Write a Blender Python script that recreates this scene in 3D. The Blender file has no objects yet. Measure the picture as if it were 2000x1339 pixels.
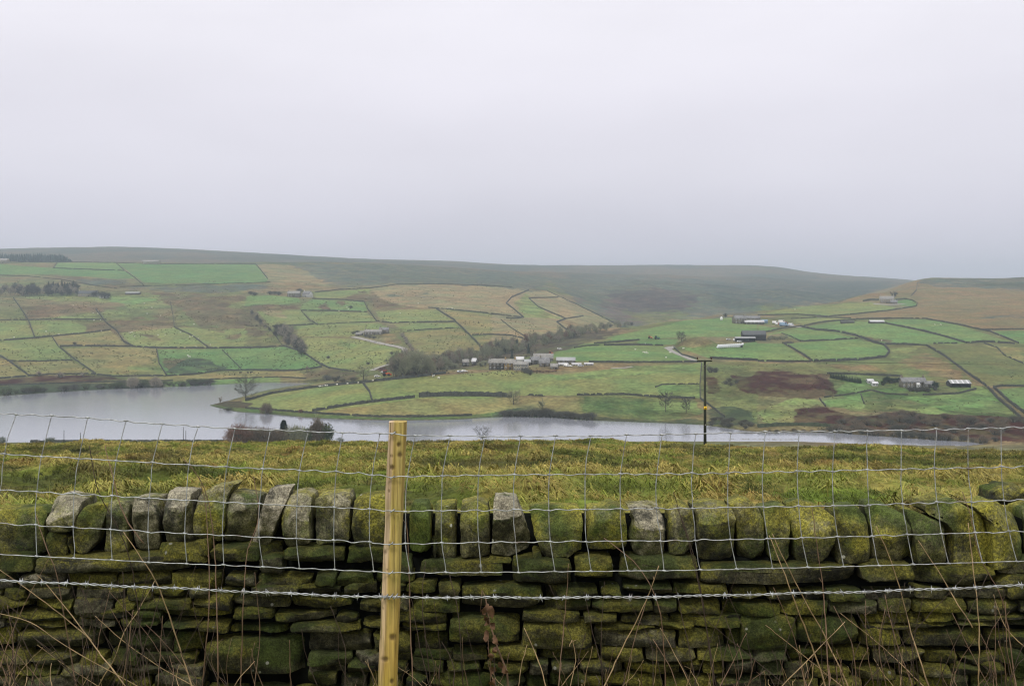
import bpy, math, random
import numpy as np
from mathutils import noise as mnoise, Vector

# ---------------------------------------------------------------- camera, sky, sun, exposure
SC = bpy.context.scene
F = 1944.4            # focal length in photo pixels (35 mm lens on a 36 mm sensor, 2000 px wide)
HZ = 600.0            # photo row of the eye-level horizon (level camera with a shifted lens)
E = 62.0              # eye height above the reservoir, metres
cam = bpy.data.cameras.new('camera'); camo = bpy.data.objects.new('camera', cam)
SC.collection.objects.link(camo); SC.camera = camo
camo.location = (0, 0, E); camo.rotation_euler = (math.radians(90), 0, 0)
cam.lens = 35.0; cam.sensor_width = 36.0; cam.shift_y = -(669.5-HZ)/2000.0
cam.clip_start = 0.1; cam.clip_end = 20000

SUN_EL, SUN_AZ = math.radians(60), math.radians(205)     # high, behind the camera, a little to the left
w = bpy.data.worlds.new('World'); SC.world = w; w.use_nodes = True
nt = w.node_tree; nt.nodes.clear()
def wn(t, **k):
    n = nt.nodes.new(t)
    for a, b in k.items(): setattr(n, a, b)
    return n
out = wn('ShaderNodeOutputWorld'); bg = wn('ShaderNodeBackground'); bg.inputs[1].default_value = 0.1
sky = wn('ShaderNodeTexSky', sky_type='NISHITA', sun_disc=False, sun_elevation=SUN_EL, sun_rotation=SUN_AZ,
         air_density=1.0, dust_density=4.0)
# overcast layer: brighter towards the zenith, with faint cloud mottling
tc = wn('ShaderNodeTexCoord'); sx = wn('ShaderNodeSeparateXYZ')
nt.links.new(tc.outputs['Generated'], sx.inputs[0])
rp = wn('ShaderNodeValToRGB'); nt.links.new(sx.outputs['Z'], rp.inputs[0])
cr = rp.color_ramp; cr.interpolation = 'EASE'
def stops(cr, lst):
    while len(cr.elements) < len(lst): cr.elements.new(0.5)
    for e, (p, c) in zip(cr.elements, lst): e.position = p; e.color = (*c, 1)
SKYK = 1.0
stops(cr, [(0.0, (6.3, 5.85, 6.7)), (0.06, (6.9, 6.45, 7.3)), (0.15, (7.6, 7.2, 7.85)), (0.29, (8.3, 7.95, 8.45)), (0.75, (9.4, 9.2, 9.3))])
mp = wn('ShaderNodeMapping'); mp.inputs['Scale'].default_value = (1.0, 1.0, 3.2)
nt.links.new(tc.outputs['Generated'], mp.inputs[0])
nz = wn('ShaderNodeTexNoise'); nz.inputs['Scale'].default_value = 2.4; nz.inputs['Detail'].default_value = 5
nz.inputs['Roughness'].default_value = 0.45
nt.links.new(mp.outputs[0], nz.inputs['Vector'])
mr = wn('ShaderNodeMapRange'); mr.inputs[1].default_value = 0.3; mr.inputs[2].default_value = 0.7
mr.inputs[3].default_value = 0.935; mr.inputs[4].default_value = 1.065
nt.links.new(nz.outputs['Fac'], mr.inputs[0])
vm = wn('ShaderNodeVectorMath', operation='SCALE')
nt.links.new(rp.outputs[0], vm.inputs[0]); nt.links.new(mr.outputs[0], vm.inputs['Scale'])
mx = wn('ShaderNodeMix', data_type='RGBA'); mx.inputs[0].default_value = 0.9
nt.links.new(sky.outputs[0], mx.inputs[6]); nt.links.new(vm.outputs[0], mx.inputs[7])
nt.links.new(mx.outputs[2], bg.inputs[0]); nt.links.new(bg.outputs[0], out.inputs[0])

sun = bpy.data.lights.new('sun', 'SUN'); suno = bpy.data.objects.new('sun', sun); SC.collection.objects.link(suno)
sun.energy = 1.5; sun.angle = math.radians(10); sun.color = (1.0, 0.95, 0.86)
# direction towards the sun: azimuth measured clockwise from +Y
sd = Vector((math.sin(SUN_AZ)*math.cos(SUN_EL), math.cos(SUN_AZ)*math.cos(SUN_EL), math.sin(SUN_EL)))
suno.rotation_euler = sd.to_track_quat('Z', 'Y').to_euler(); suno.location = (0, -20, 120)

vs = SC.view_settings; vs.view_transform = 'Standard'; vs.look = 'None'; vs.gamma = 1; vs.exposure = 0.3; vs.use_curve_mapping = False
SC.render.engine = 'CYCLES'
SC.cycles.use_denoising = True; SC.cycles.filter_width = 1.15
SC.cycles.volume_bounces = 0; SC.cycles.max_bounces = 5; SC.cycles.diffuse_bounces = 2; SC.cycles.transparent_max_bounces = 4

# ---------------------------------------------------------------- helpers
C = SC.collection
R = random.Random(7)
def tag(o, label=None, cat=None, group=None, kind=None):
    if label: o['label'] = label
    if cat: o['category'] = cat
    if group: o['group'] = group
    if kind: o['kind'] = kind
    return o
def empty(name, loc, label, cat, group=None):
    o = bpy.data.objects.new(name, None); o.empty_display_size = 0.2
    C.objects.link(o); o.location = loc
    return tag(o, label, cat, group)
def mesh_np(name, V, quads=None, tris=None, smooth=False):
    V = np.asarray(V, np.float32).reshape(-1, 3)
    me = bpy.data.meshes.new(name)
    me.vertices.add(len(V)); me.vertices.foreach_set('co', V.ravel())
    parts = []
    if quads is not None and len(quads): parts.append(np.asarray(quads, np.int32).reshape(-1, 4))
    if tris is not None and len(tris): parts.append(np.asarray(tris, np.int32).reshape(-1, 3))
    idx = np.concatenate([p.ravel() for p in parts]); tot = np.concatenate([np.full(len(p), p.shape[1], np.int32) for p in parts])
    st = np.concatenate([[0], np.cumsum(tot)[:-1]]).astype(np.int32)
    me.loops.add(len(idx)); me.loops.foreach_set('vertex_index', idx)
    me.polygons.add(len(tot)); me.polygons.foreach_set('loop_start', st); me.polygons.foreach_set('loop_total', tot)
    if smooth: me.polygons.foreach_set('use_smooth', np.ones(len(tot), bool))
    me.update(calc_edges=True)
    return me
def wpos(o):
    p = Vector(o.location)
    while o.parent: o = o.parent; p = p + o.location
    return p
def link(name, me, mat, parent=None, world=True, loc=None):
    """link a mesh whose vertices are in world space (or local space when world=False)"""
    o = bpy.data.objects.new(name, me); C.objects.link(o)
    if mat: me.materials.append(mat)
    if parent:
        o.parent = parent
        if world: o.location = -wpos(parent)
    if loc is not None: o.location = loc
    return o
class MB:
    """collects polygons (any size up to 4) for one mesh"""
    def __init__(s): s.v = []; s.q = []; s.t = []
    def add(s, V, Q=(), T=()):
        b = len(s.v); s.v += [tuple(p) for p in V]
        s.q += [tuple(b+i for i in q) for q in Q]; s.t += [tuple(b+i for i in t) for t in T]
    def box(s, x0, y0, z0, x1, y1, z1):
        s.add([(x0,y0,z0),(x1,y0,z0),(x1,y1,z0),(x0,y1,z0),(x0,y0,z1),(x1,y0,z1),(x1,y1,z1),(x0,y1,z1)],
              [(0,3,2,1),(4,5,6,7),(0,1,5,4),(1,2,6,5),(2,3,7,6),(3,0,4,7)])
    def tube(s, pts, rad, n=6, cap=True):
        P = [Vector(p) for p in pts]; m = len(P); b = len(s.v)
        rad = rad if hasattr(rad, '__len__') else [rad]*m
        up = None
        for i in range(m):
            t = (P[min(i+1, m-1)]-P[max(i-1, 0)])
            t = t.normalized() if t.length > 1e-9 else Vector((0,0,1))
            if up is None: up = Vector((0,1,0)) if abs(t.y) < 0.9 else Vector((1,0,0))
            a = t.cross(up); a = a.normalized() if a.length > 1e-6 else t.orthogonal().normalized(); c = a.cross(t); up = c
            for k in range(n):
                q = 2*math.pi*k/n; s.v.append(tuple(P[i]+(a*math.cos(q)+c*math.sin(q))*rad[i]))
        for i in range(m-1):
            for k in range(n):
                k2 = (k+1) % n
                s.q.append((b+i*n+k, b+(i+1)*n+k, b+(i+1)*n+k2, b+i*n+k2))
        if cap:
            for i, o_ in ((0, 1), (m-1, -1)):
                ci = len(s.v); s.v.append(tuple(P[i]))
                for k in range(n):
                    k2 = (k+1) % n
                    s.t.append((ci, b+i*n+k, b+i*n+k2) if o_ == 1 else (ci, b+i*n+k2, b+i*n+k))
    def mesh(s, name, smooth=False): return mesh_np(name, s.v, s.q, s.t, smooth)
    def build(s, name, mat, parent=None, smooth=False, world=True, loc=None):
        return link(name, s.mesh(name, smooth), mat, parent, world, loc)
def copy_tree(o, parent=None):
    c = o.copy(); C.objects.link(c)
    if parent: c.parent = parent
    for ch in list(o.children): copy_tree(ch, c)
    return c
def setcol(me, name, arr):
    a = me.attributes.new(name, 'FLOAT_COLOR', 'POINT')
    A = np.ones((len(me.vertices), 4), np.float32); A[:, :3] = arr; a.data.foreach_set('color', A.ravel())
def setflt(me, name, arr):
    a = me.attributes.new(name, 'FLOAT', 'POINT'); a.data.foreach_set('value', np.asarray(arr, np.float32))

# vectorised value noise
def _h(i, j, s):
    n = (i*374761393 + j*668265263 + s*974634777) & 0x7fffffff
    n = ((n ^ (n >> 13))*1274126177) & 0x7fffffff
    return ((n ^ (n >> 16)) & 0xffff)/65535.0
def vnoise(x, y, s=0):
    xi = np.floor(x).astype(np.int64); yi = np.floor(y).astype(np.int64)
    fx = x-xi; fy = y-yi; fx = fx*fx*(3-2*fx); fy = fy*fy*(3-2*fy)
    a = _h(xi, yi, s); b = _h(xi+1, yi, s); c = _h(xi, yi+1, s); d = _h(xi+1, yi+1, s)
    return (a*(1-fx)+b*fx)*(1-fy)+(c*(1-fx)+d*fx)*fy
def fbm(x, y, s=0, o=4):
    t = 0; a = 0.5; n = 0
    for k in range(o): t = t+a*vnoise(x*2**k, y*2**k, s+k*17); n += a; a *= 0.5
    return t/n

# ---------------------------------------------------------------- materials
class M:
    def __init__(s, name):
        s.m = bpy.data.materials.new(name); s.m.use_nodes = True; s.t = s.m.node_tree
        s.b = s.t.nodes['Principled BSDF']; s.b.inputs['Specular IOR Level'].default_value = 0.25
        s.pos = s.t.nodes.new('ShaderNodeNewGeometry')
    def n(s, t, **k):
        n = s.t.nodes.new(t)
        for a, b in k.items(): setattr(n, a, b)
        return n
    def put(s, sock, v):
        if isinstance(v, bpy.types.NodeSocket): s.t.links.new(v, sock)
        elif isinstance(v, (tuple, list)) and len(v) == 3 and sock.type == 'RGBA': sock.default_value = (*v, 1)
        else: sock.default_value = v
    def vec(s, scale=(1,1,1), src=None):
        m = s.n('ShaderNodeMapping'); m.inputs['Scale'].default_value = scale
        s.t.links.new(src or s.pos.outputs['Position'], m.inputs[0]); return m.outputs[0]
    def noise(s, scale, det=4, rough=0.55, vec=None, dist=0):
        n = s.n('ShaderNodeTexNoise'); n.inputs['Scale'].default_value = scale; n.inputs['Detail'].default_value = det
        n.inputs['Roughness'].default_value = rough; n.inputs['Distortion'].default_value = dist
        s.t.links.new(vec or s.pos.outputs['Position'], n.inputs['Vector']); return n.outputs['Fac']
    def voro(s, scale, vec=None, feat='F1'):
        n = s.n('ShaderNodeTexVoronoi', feature=feat); n.inputs['Scale'].default_value = scale
        s.t.links.new(vec or s.pos.outputs['Position'], n.inputs['Vector']); return n.outputs['Distance']
    def rng(s, v, a, b, c=0.0, d=1.0, smooth=True):
        n = s.n('ShaderNodeMapRange'); n.interpolation_type = 'SMOOTHSTEP' if smooth else 'LINEAR'
        s.put(n.inputs[0], v)
        for i, q in enumerate((a, b, c, d)): s.put(n.inputs[i+1], q)
        return n.outputs[0]
    def mth(s, op, a, b=0.0, clamp=False):
        n = s.n('ShaderNodeMath', operation=op, use_clamp=clamp); s.put(n.inputs[0], a); s.put(n.inputs[1], b); return n.outputs[0]
    def mix(s, f, a, b, mode='MIX'):
        n = s.n('ShaderNodeMix', data_type='RGBA', blend_type=mode)
        s.put(n.inputs[0], f); s.put(n.inputs[6], a); s.put(n.inputs[7], b); return n.outputs[2]
    def attr(s, name, fac=False):
        n = s.n('ShaderNodeAttribute', attribute_name=name); return n.outputs['Fac' if fac else 'Color']
    def nz(s):
        n = s.n('ShaderNodeSeparateXYZ'); s.t.links.new(s.pos.outputs['Normal'], n.inputs[0]); return n.outputs['Z']
    def rnd(s): return s.n('ShaderNodeObjectInfo').outputs['Random']
    def scale(s, col, v):
        n = s.n('ShaderNodeVectorMath', operation='SCALE'); s.put(n.inputs[0], col); s.put(n.inputs['Scale'], v); return n.outputs[0]
    def bump(s, h, strength=0.5, dist=0.02):
        n = s.n('ShaderNodeBump'); n.inputs['Strength'].default_value = strength; n.inputs['Distance'].default_value = dist
        s.put(n.inputs['Height'], h); s.t.links.new(n.outputs[0], s.b.inputs['Normal'])
    def done(s, col, rough=0.9, metal=0.0, spec=None):
        s.put(s.b.inputs['Base Color'], col); s.put(s.b.inputs['Roughness'], rough); s.put(s.b.inputs['Metallic'], metal)
        if spec is not None: s.b.inputs['Specular IOR Level'].default_value = spec
        return s.m
def simple(name, col, rough=0.8, var=0.25, scale=1.0, metal=0.0, spec=None):
    m = M(name); f = m.noise(scale, 5, 0.6)
    return m.done(m.scale(col, m.rng(f, 0.25, 0.75, 1-var, 1+var)), rough, metal, spec)
# ---------------------------------------------------------------- the lie of the land
# columns of the photo (x), each a profile of (photo row, distance in metres) fixing the hills' height there
def ZP(k, pts):
    ox, oy = [(0,0),(0,460),(480,480),(960,490),(1480,500)][k]
    s = 0.26 if k else 1
    return [(ox+s*x, oy+s*y) for x, y in pts]
COLS = {
 -700: [(790,650),(735,800),(700,900),(660,1020),(610,1200),(575,1400),(540,1650),(516,1900),(522,2200),(515,2700),(492,3500),(500,4500),(540,6500)],
 0: [(771,705),(735,800),(700,900),(660,1020),(610,1200),(575,1400),(540,1650),(512,1900),(516,2150),(506,2600),(487,3500),(493,4500),(540,6500)],
 250: [(759,758),(730,840),(690,960),(640,1120),(600,1280),(560,1500),(530,1750),(513,1950),(516,2250),(502,2800),(483,3600),(490,4500),(540,6500)],
 500: [(748,814),(725,880),(690,980),(650,1110),(600,1300),(560,1520),(530,1800),(514,2020),(518,2350),(506,2900),(494,3700),(500,4600),(540,6500)],
 620: [(752,700),(744,800),(720,880),(690,950),(650,1060),(600,1300),(560,1560),(530,1900),(512,2150),(517,2500),(510,3000),(501,3700),(507,4600),(540,6500)],
 750: [(818,553),(778,592),(745,650),(731,700),(732,770),(715,850),(700,890),(650,1040),(600,1300),(560,1600),(535,1900),(515,2250),(520,2600),(513,3100),(507,3800),(512,4600),(540,6500)],
 880: [(819,551),(780,592),(745,645),(726,690),(723,760),(700,860),(650,1030),(600,1300),(560,1620),(540,1950),(523,2400),(527,2700),(520,3200),(510,3900),(516,4700),(545,6500)],
 1000: [(814,563),(785,597),(750,655),(724,705),(714,780),(690,870),(655,1000),(610,1280),(570,1580),(545,1980),(529,2500),(532,2800),(525,3300),(517,4000),(522,4800),(545,6500)],
 1100: [(817,555),(785,590),(750,645),(715,715),(700,760),(682,850),(668,930),(640,1150),(600,1450),(565,1800),(545,2200),(532,2700),(535,2950),(527,3400),(518,4100),(524,4900),(545,6500)],
 1210: [(823,540),(780,595),(740,660),(710,725),(690,790),(670,880),(650,985),(641,1080),(655,1180),(640,1330),(615,1600),(580,1950),(550,2450),(535,3000),(537,3200),(528,3600),(518,4200),(524,5000),(545,6500)],
 1310: [(827,531),(780,592),(740,655),(712,720),(690,790),(668,890),(645,1000),(626,1130),(645,1270),(632,1430),(605,1750),(570,2150),(548,2600),(537,3000),(539,3200),(528,3700),(518,4200),(524,5000),(545,6500)],
 1400: [(833,517),(785,585),(740,650),(712,715),(690,790),(668,880),(645,990),(628,1110),(616,1240),(636,1400),(615,1700),(580,2100),(553,2600),(540,3000),(541,3200),(528,3700),(518,4200),(524,5000),(545,6500)],
 1500: [(845,492),(800,560),(760,605),(722,680),(702,740),(680,820),(655,930),(635,1060),(617,1200),(606,1310),(626,1500),(605,1800),(575,2200),(550,2700),(542,2950),(543,3200),(530,3600),(520,4100),(526,5000),(545,6500)],
 1600: [(843,496),(800,553),(765,600),(730,655),(703,740),(680,830),(655,930),(630,1080),(610,1240),(594,1400),(612,1600),(590,1950),(565,2400),(552,2800),(549,3000),(536,3700),(534,4200),(540,5000),(560,6500)],
 1700: [(850,482),(800,545),(765,595),(735,650),(705,740),(680,830),(645,960),(620,1100),(600,1270),(574,1480),(592,1700),(580,2000),(562,2500),(550,2900),(548,3200),(543,3700),(541,4200),(548,5000),(560,6500)],
 1790: [(856,471),(800,540),(765,592),(735,650),(705,735),(672,850),(640,980),(617,1120),(600,1260),(580,1420),(562,1620),(547,1830),(556,2050),(556,2500),(550,3500),(560,5000),(570,6500)],
 1880: [(863,458),(800,530),(768,582),(735,645),(705,735),(672,840),(640,970),(612,1140),(590,1320),(570,1500),(555,1700),(543,1900),(556,2100),(560,3000),(565,6500)],
 2000: [(875,430),(820,505),(790,552),(755,615),(710,720),(672,830),(640,960),(610,1150),(580,1400),(557,1680),(541,1980),(556,2200),(560,3000),(565,6500)],
 2700: [(885,425),(820,505),(780,560),(740,620),(700,720),(665,830),(630,960),(600,1150),(570,1400),(545,1680),(530,1980),(545,2200),(555,3000),(565,6500)],
}
def warp(Y): return np.log(Y)*2.6
_P = np.array([(x/420.0, warp(Y), y) for x, l in COLS.items() for y, Y in l])
def _ker(d2): return np.sqrt(d2+0.02)
_A = _ker(((_P[:, None, :2]-_P[None, :, :2])**2).sum(-1)) - 1e-3*np.eye(len(_P))*-1
_mean = _P[:, 2].mean()
_L = np.linalg.lstsq(np.hstack([_P[:, :2], np.ones((len(_P), 1))]), _P[:, 2], rcond=None)[0]
_W = np.linalg.solve(_A, _P[:, 2]-np.hstack([_P[:, :2], np.ones((len(_P), 1))])@_L)
def tps(px, Y):
    """photo row at which the hills' surface stands, at column px and distance Y"""
    u = (px/420.0).ravel(); v = warp(Y).ravel(); o = np.empty(len(u))
    for i in range(0, len(u), 60000):
        a, b = u[i:i+60000], v[i:i+60000]
        o[i:i+60000] = _ker((a[:, None]-_P[None, :, 0])**2+(b[:, None]-_P[None, :, 1])**2)@_W + a*_L[0]+b*_L[1]+_L[2]
    return o.reshape(px.shape)
# the reservoir's outline on the water plane, walked round from its far-left shore
LAKE_PX = [(-900,800),(-300,782),(0,773),(60,769),(130,764),(234,759),(312,756),(403,752),(463,749),(520,747),(610,747.5),(668,750),
  (605,756),(558,761),(503,770),(455,780),(430,786),(408,791.5),(425,796),(442,800),(460,804),(525,808),(595,815),(650,818),(720,820),(790,821),
  (895,819),(940,816),(982,813.5),(1070,814),(1140,820),(1245,824),(1300,826),(1370,829),(1420,836),(1457,841),(1496,844),(1545,843),(1632,845),
  (1755,854),(1895,863),(1922,867),(1885,871),(1825,870.5),(1760,868.5),(1685,867),(1600,863.5),(1545,862),(1405,862),(1300,861.5),(1100,862),(700,862.5),(400,863),(0,864),(-500,870),(-900,880)]
def wpt(x, y): Y = E*F/(y-HZ); return ((x-1000)/F*Y, Y)
_lk = np.array([wpt(*p) for p in LAKE_PX])
def inpoly(x, y, P):
    P = np.asarray(P); ins = np.zeros(x.shape, bool); n = len(P)
    for i in range(n):
        x1, y1 = P[i]; x2, y2 = P[(i+1) % n]
        if y1 == y2: continue
        c = ((y1 > y) != (y2 > y)) & (x < (x2-x1)*(y-y1)/(y2-y1)+x1); ins ^= c
    return ins
def sdist(X, Y):
    d = np.full(X.shape, 1e9)
    for i in range(len(_lk)):
        a = _lk[i]; b = _lk[(i+1) % len(_lk)]; ab = b-a
        t = np.clip(((X-a[0])*ab[0]+(Y-a[1])*ab[1])/(ab@ab), 0, 1)
        d = np.minimum(d, (X-a[0]-t*ab[0])**2+(Y-a[1]-t*ab[1])**2)
    d = np.sqrt(d); ins = inpoly(X, Y, _lk)
    return np.where(ins, -d, d)
CREST = np.array([(-900,868),(0,867),(250,863),(400,861),(550,862),(700,861),(850,861),(1000,859),(1060,857),(1150,859),(1250,863),(1400,869),(1500,869),(1600,867),(1650,867),(1750,873),(1850,880),(2000,884),(2900,890)], float)
CREST[:, 1] += 6.0*(CREST[:, 0] < 1640)+3.0*(CREST[:, 0] >= 1640)     # room for the grass on the brow
def z_near(px, Y):
    """the hillside from the road down to the reservoir, relative to the eye"""
    yc = np.interp(px, CREST[:, 0], CREST[:, 1]); Zc = -(yc-HZ)/F*105
    kY = [0.5, 3.6, 4.4, 5.2, 6.5, 105, 140, 250, 415, 450, 490]
    kZ = [-1.65+0*px, -1.72+0*px, -1.96+0*px, -2.22+0*px, -2.4+0*px, Zc, Zc-6.2, -37.4+0*px, -60.9+0*px, -61.75+0*px, -62.4+0*px]
    z = np.zeros(px.shape)
    for i in range(len(kY)-1):
        m = (Y >= kY[i]) & (Y < kY[i+1]); t = (Y-kY[i])/(kY[i+1]-kY[i])
        z = np.where(m, kZ[i]*(1-t)+kZ[i+1]*t, z)
    z = np.where(Y < kY[0], kZ[0], z); z = np.where(Y >= kY[-1], kZ[-1], z)
    X = (px-1000)/F*Y; k = np.clip((Y-8)/15, 0, 1)*np.clip((420-Y)/60, 0, 1)
    bulge = 0.55*np.sin(np.clip((Y-6)/99, 0, 1)*math.pi)*1.6
    return z + k*((fbm(X/9, Y/9, 3, 3)-0.5)*1.0 + (fbm(X/1.2, Y/1.2, 9, 2)-0.5)*0.5) + bulge*0
MOUND = None
def z_ground(px, Y):
    X = (px-1000)/F*Y
    zt = (HZ-tps(px, Y))/F*Y
    far = np.clip((Y-600)/600, 0, 1)
    zt = zt + (fbm(X/90, Y/90, 21, 3)-0.5)*(1.0+4.0*far) + (fbm(X/14, Y/14, 5, 2)-0.5)*0.7
    fold = np.clip((px-1130)/120, 0, 1)*np.clip((1640-px)/120, 0, 1)*np.clip((Y-1450)/300, 0, 1)*np.clip((2650-Y)/400, 0, 1)
    zt = zt + fold*30*(0.55-np.abs(2*fbm((X+.35*Y)/330, (Y-.2*X)/620, 77, 3)-1)*2.2)
    b = np.clip((Y-440)/45, 0, 1); b = b*b*(3-2*b)
    z = z_near(px, Y)*(1-b)+zt*b
    if MOUND is not None:
        z = z + 9.0*np.exp(-(((X-MOUND[0])/17)**2+((Y-MOUND[1])/26)**2)**1.5)
    sd = sdist(X, Y)
    z = np.where(sd < 0, np.minimum(z, -E-0.25+np.maximum(sd, -40)*0.08), z)
    z = np.where((sd >= 0) & (Y > 380), np.maximum(z, -E+0.12+np.minimum(sd, 14)*0.11), z)
    return z+E
cx = np.concatenate([np.linspace(-850, -60, 60)[:-1], np.arange(-60, 2062, 2.5), np.linspace(2062, 2850, 60)[1:]])
def logrows(a, b, k): return np.exp(np.arange(math.log(a), math.log(b), k))
ry = np.concatenate([logrows(250, 415, 0.02), logrows(415, 470, 0.005), logrows(470, 700, 0.0026), logrows(700, 2300, 0.0024), logrows(2300, 4300, 0.006), logrows(4300, 6500, 0.03)])
def unproj_mound():
    global MOUND
    Y = 835.0; MOUND = ((1362-1000)/F*Y, Y)
unproj_mound()
GX, GY = np.meshgrid(cx, ry)                    # rows: distance, columns: photo x
GZ = z_ground(GX, GY)
GP = HZ-(GZ-E)/GY*F                              # photo row of every vertex
def grid_quads(nr, nc):
    i = np.arange(nr-1)[:, None]*nc+np.arange(nc-1)[None, :]
    return np.stack([i, i+1, i+nc+1, i+nc], -1).reshape(-1, 4)
def height_at(px, Y):
    """terrain height by interpolation of the ground mesh"""
    j = np.clip(np.searchsorted(cx, px)-1, 0, len(cx)-2); i = np.clip(np.searchsorted(ry, Y)-1, 0, len(ry)-2)
    a = (px-cx[j])/(cx[j+1]-cx[j]); b = (Y-ry[i])/(ry[i+1]-ry[i])
    return (GZ[i,j]*(1-a)+GZ[i,j+1]*a)*(1-b)+(GZ[i+1,j]*(1-a)+GZ[i+1,j+1]*a)*b
def at(x, y, Ymin=452.0):
    """the point of the ground that the photo shows at (x, y), beyond the near hillside"""
    j = int(np.clip(np.searchsorted(cx, x)-1, 0, len(cx)-2)); a = (x-cx[j])/(cx[j+1]-cx[j])
    col = GP[:, j]*(1-a)+GP[:, j+1]*a
    ok = np.where((ry >= Ymin) & (col <= y))[0]
    if len(ok) == 0:
        i = int(np.argmin(np.where(ry >= Ymin, col, 1e9))); Y = ry[i]
    else:
        i = ok[0]
        if i > 0 and ry[i-1] >= Ymin and col[i-1] > y:
            t = (col[i-1]-y)/(col[i-1]-col[i]+1e-9); Y = ry[i-1]+(ry[i]-ry[i-1])*t
        else: Y = ry[i]
    return Vector(((x-1000)/F*Y, Y, float(height_at(np.array(x), np.array(Y)))))
# ---------------------------------------------------------------- colours of the land (real ground colours, field by field)
g1=(.128,.20,.062); g2=(.108,.185,.058); yg=(.168,.20,.066); yl=(.195,.178,.068); tan=(.225,.19,.095); ol=(.118,.135,.046)
br=(.115,.085,.042); bk=(.038,.010,.007); dk=(.045,.06,.03); hm=(.085,.10,.075); tb=(.18,.138,.062); dg=(.075,.115,.035); pb=(.105,.075,.068)
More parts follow.
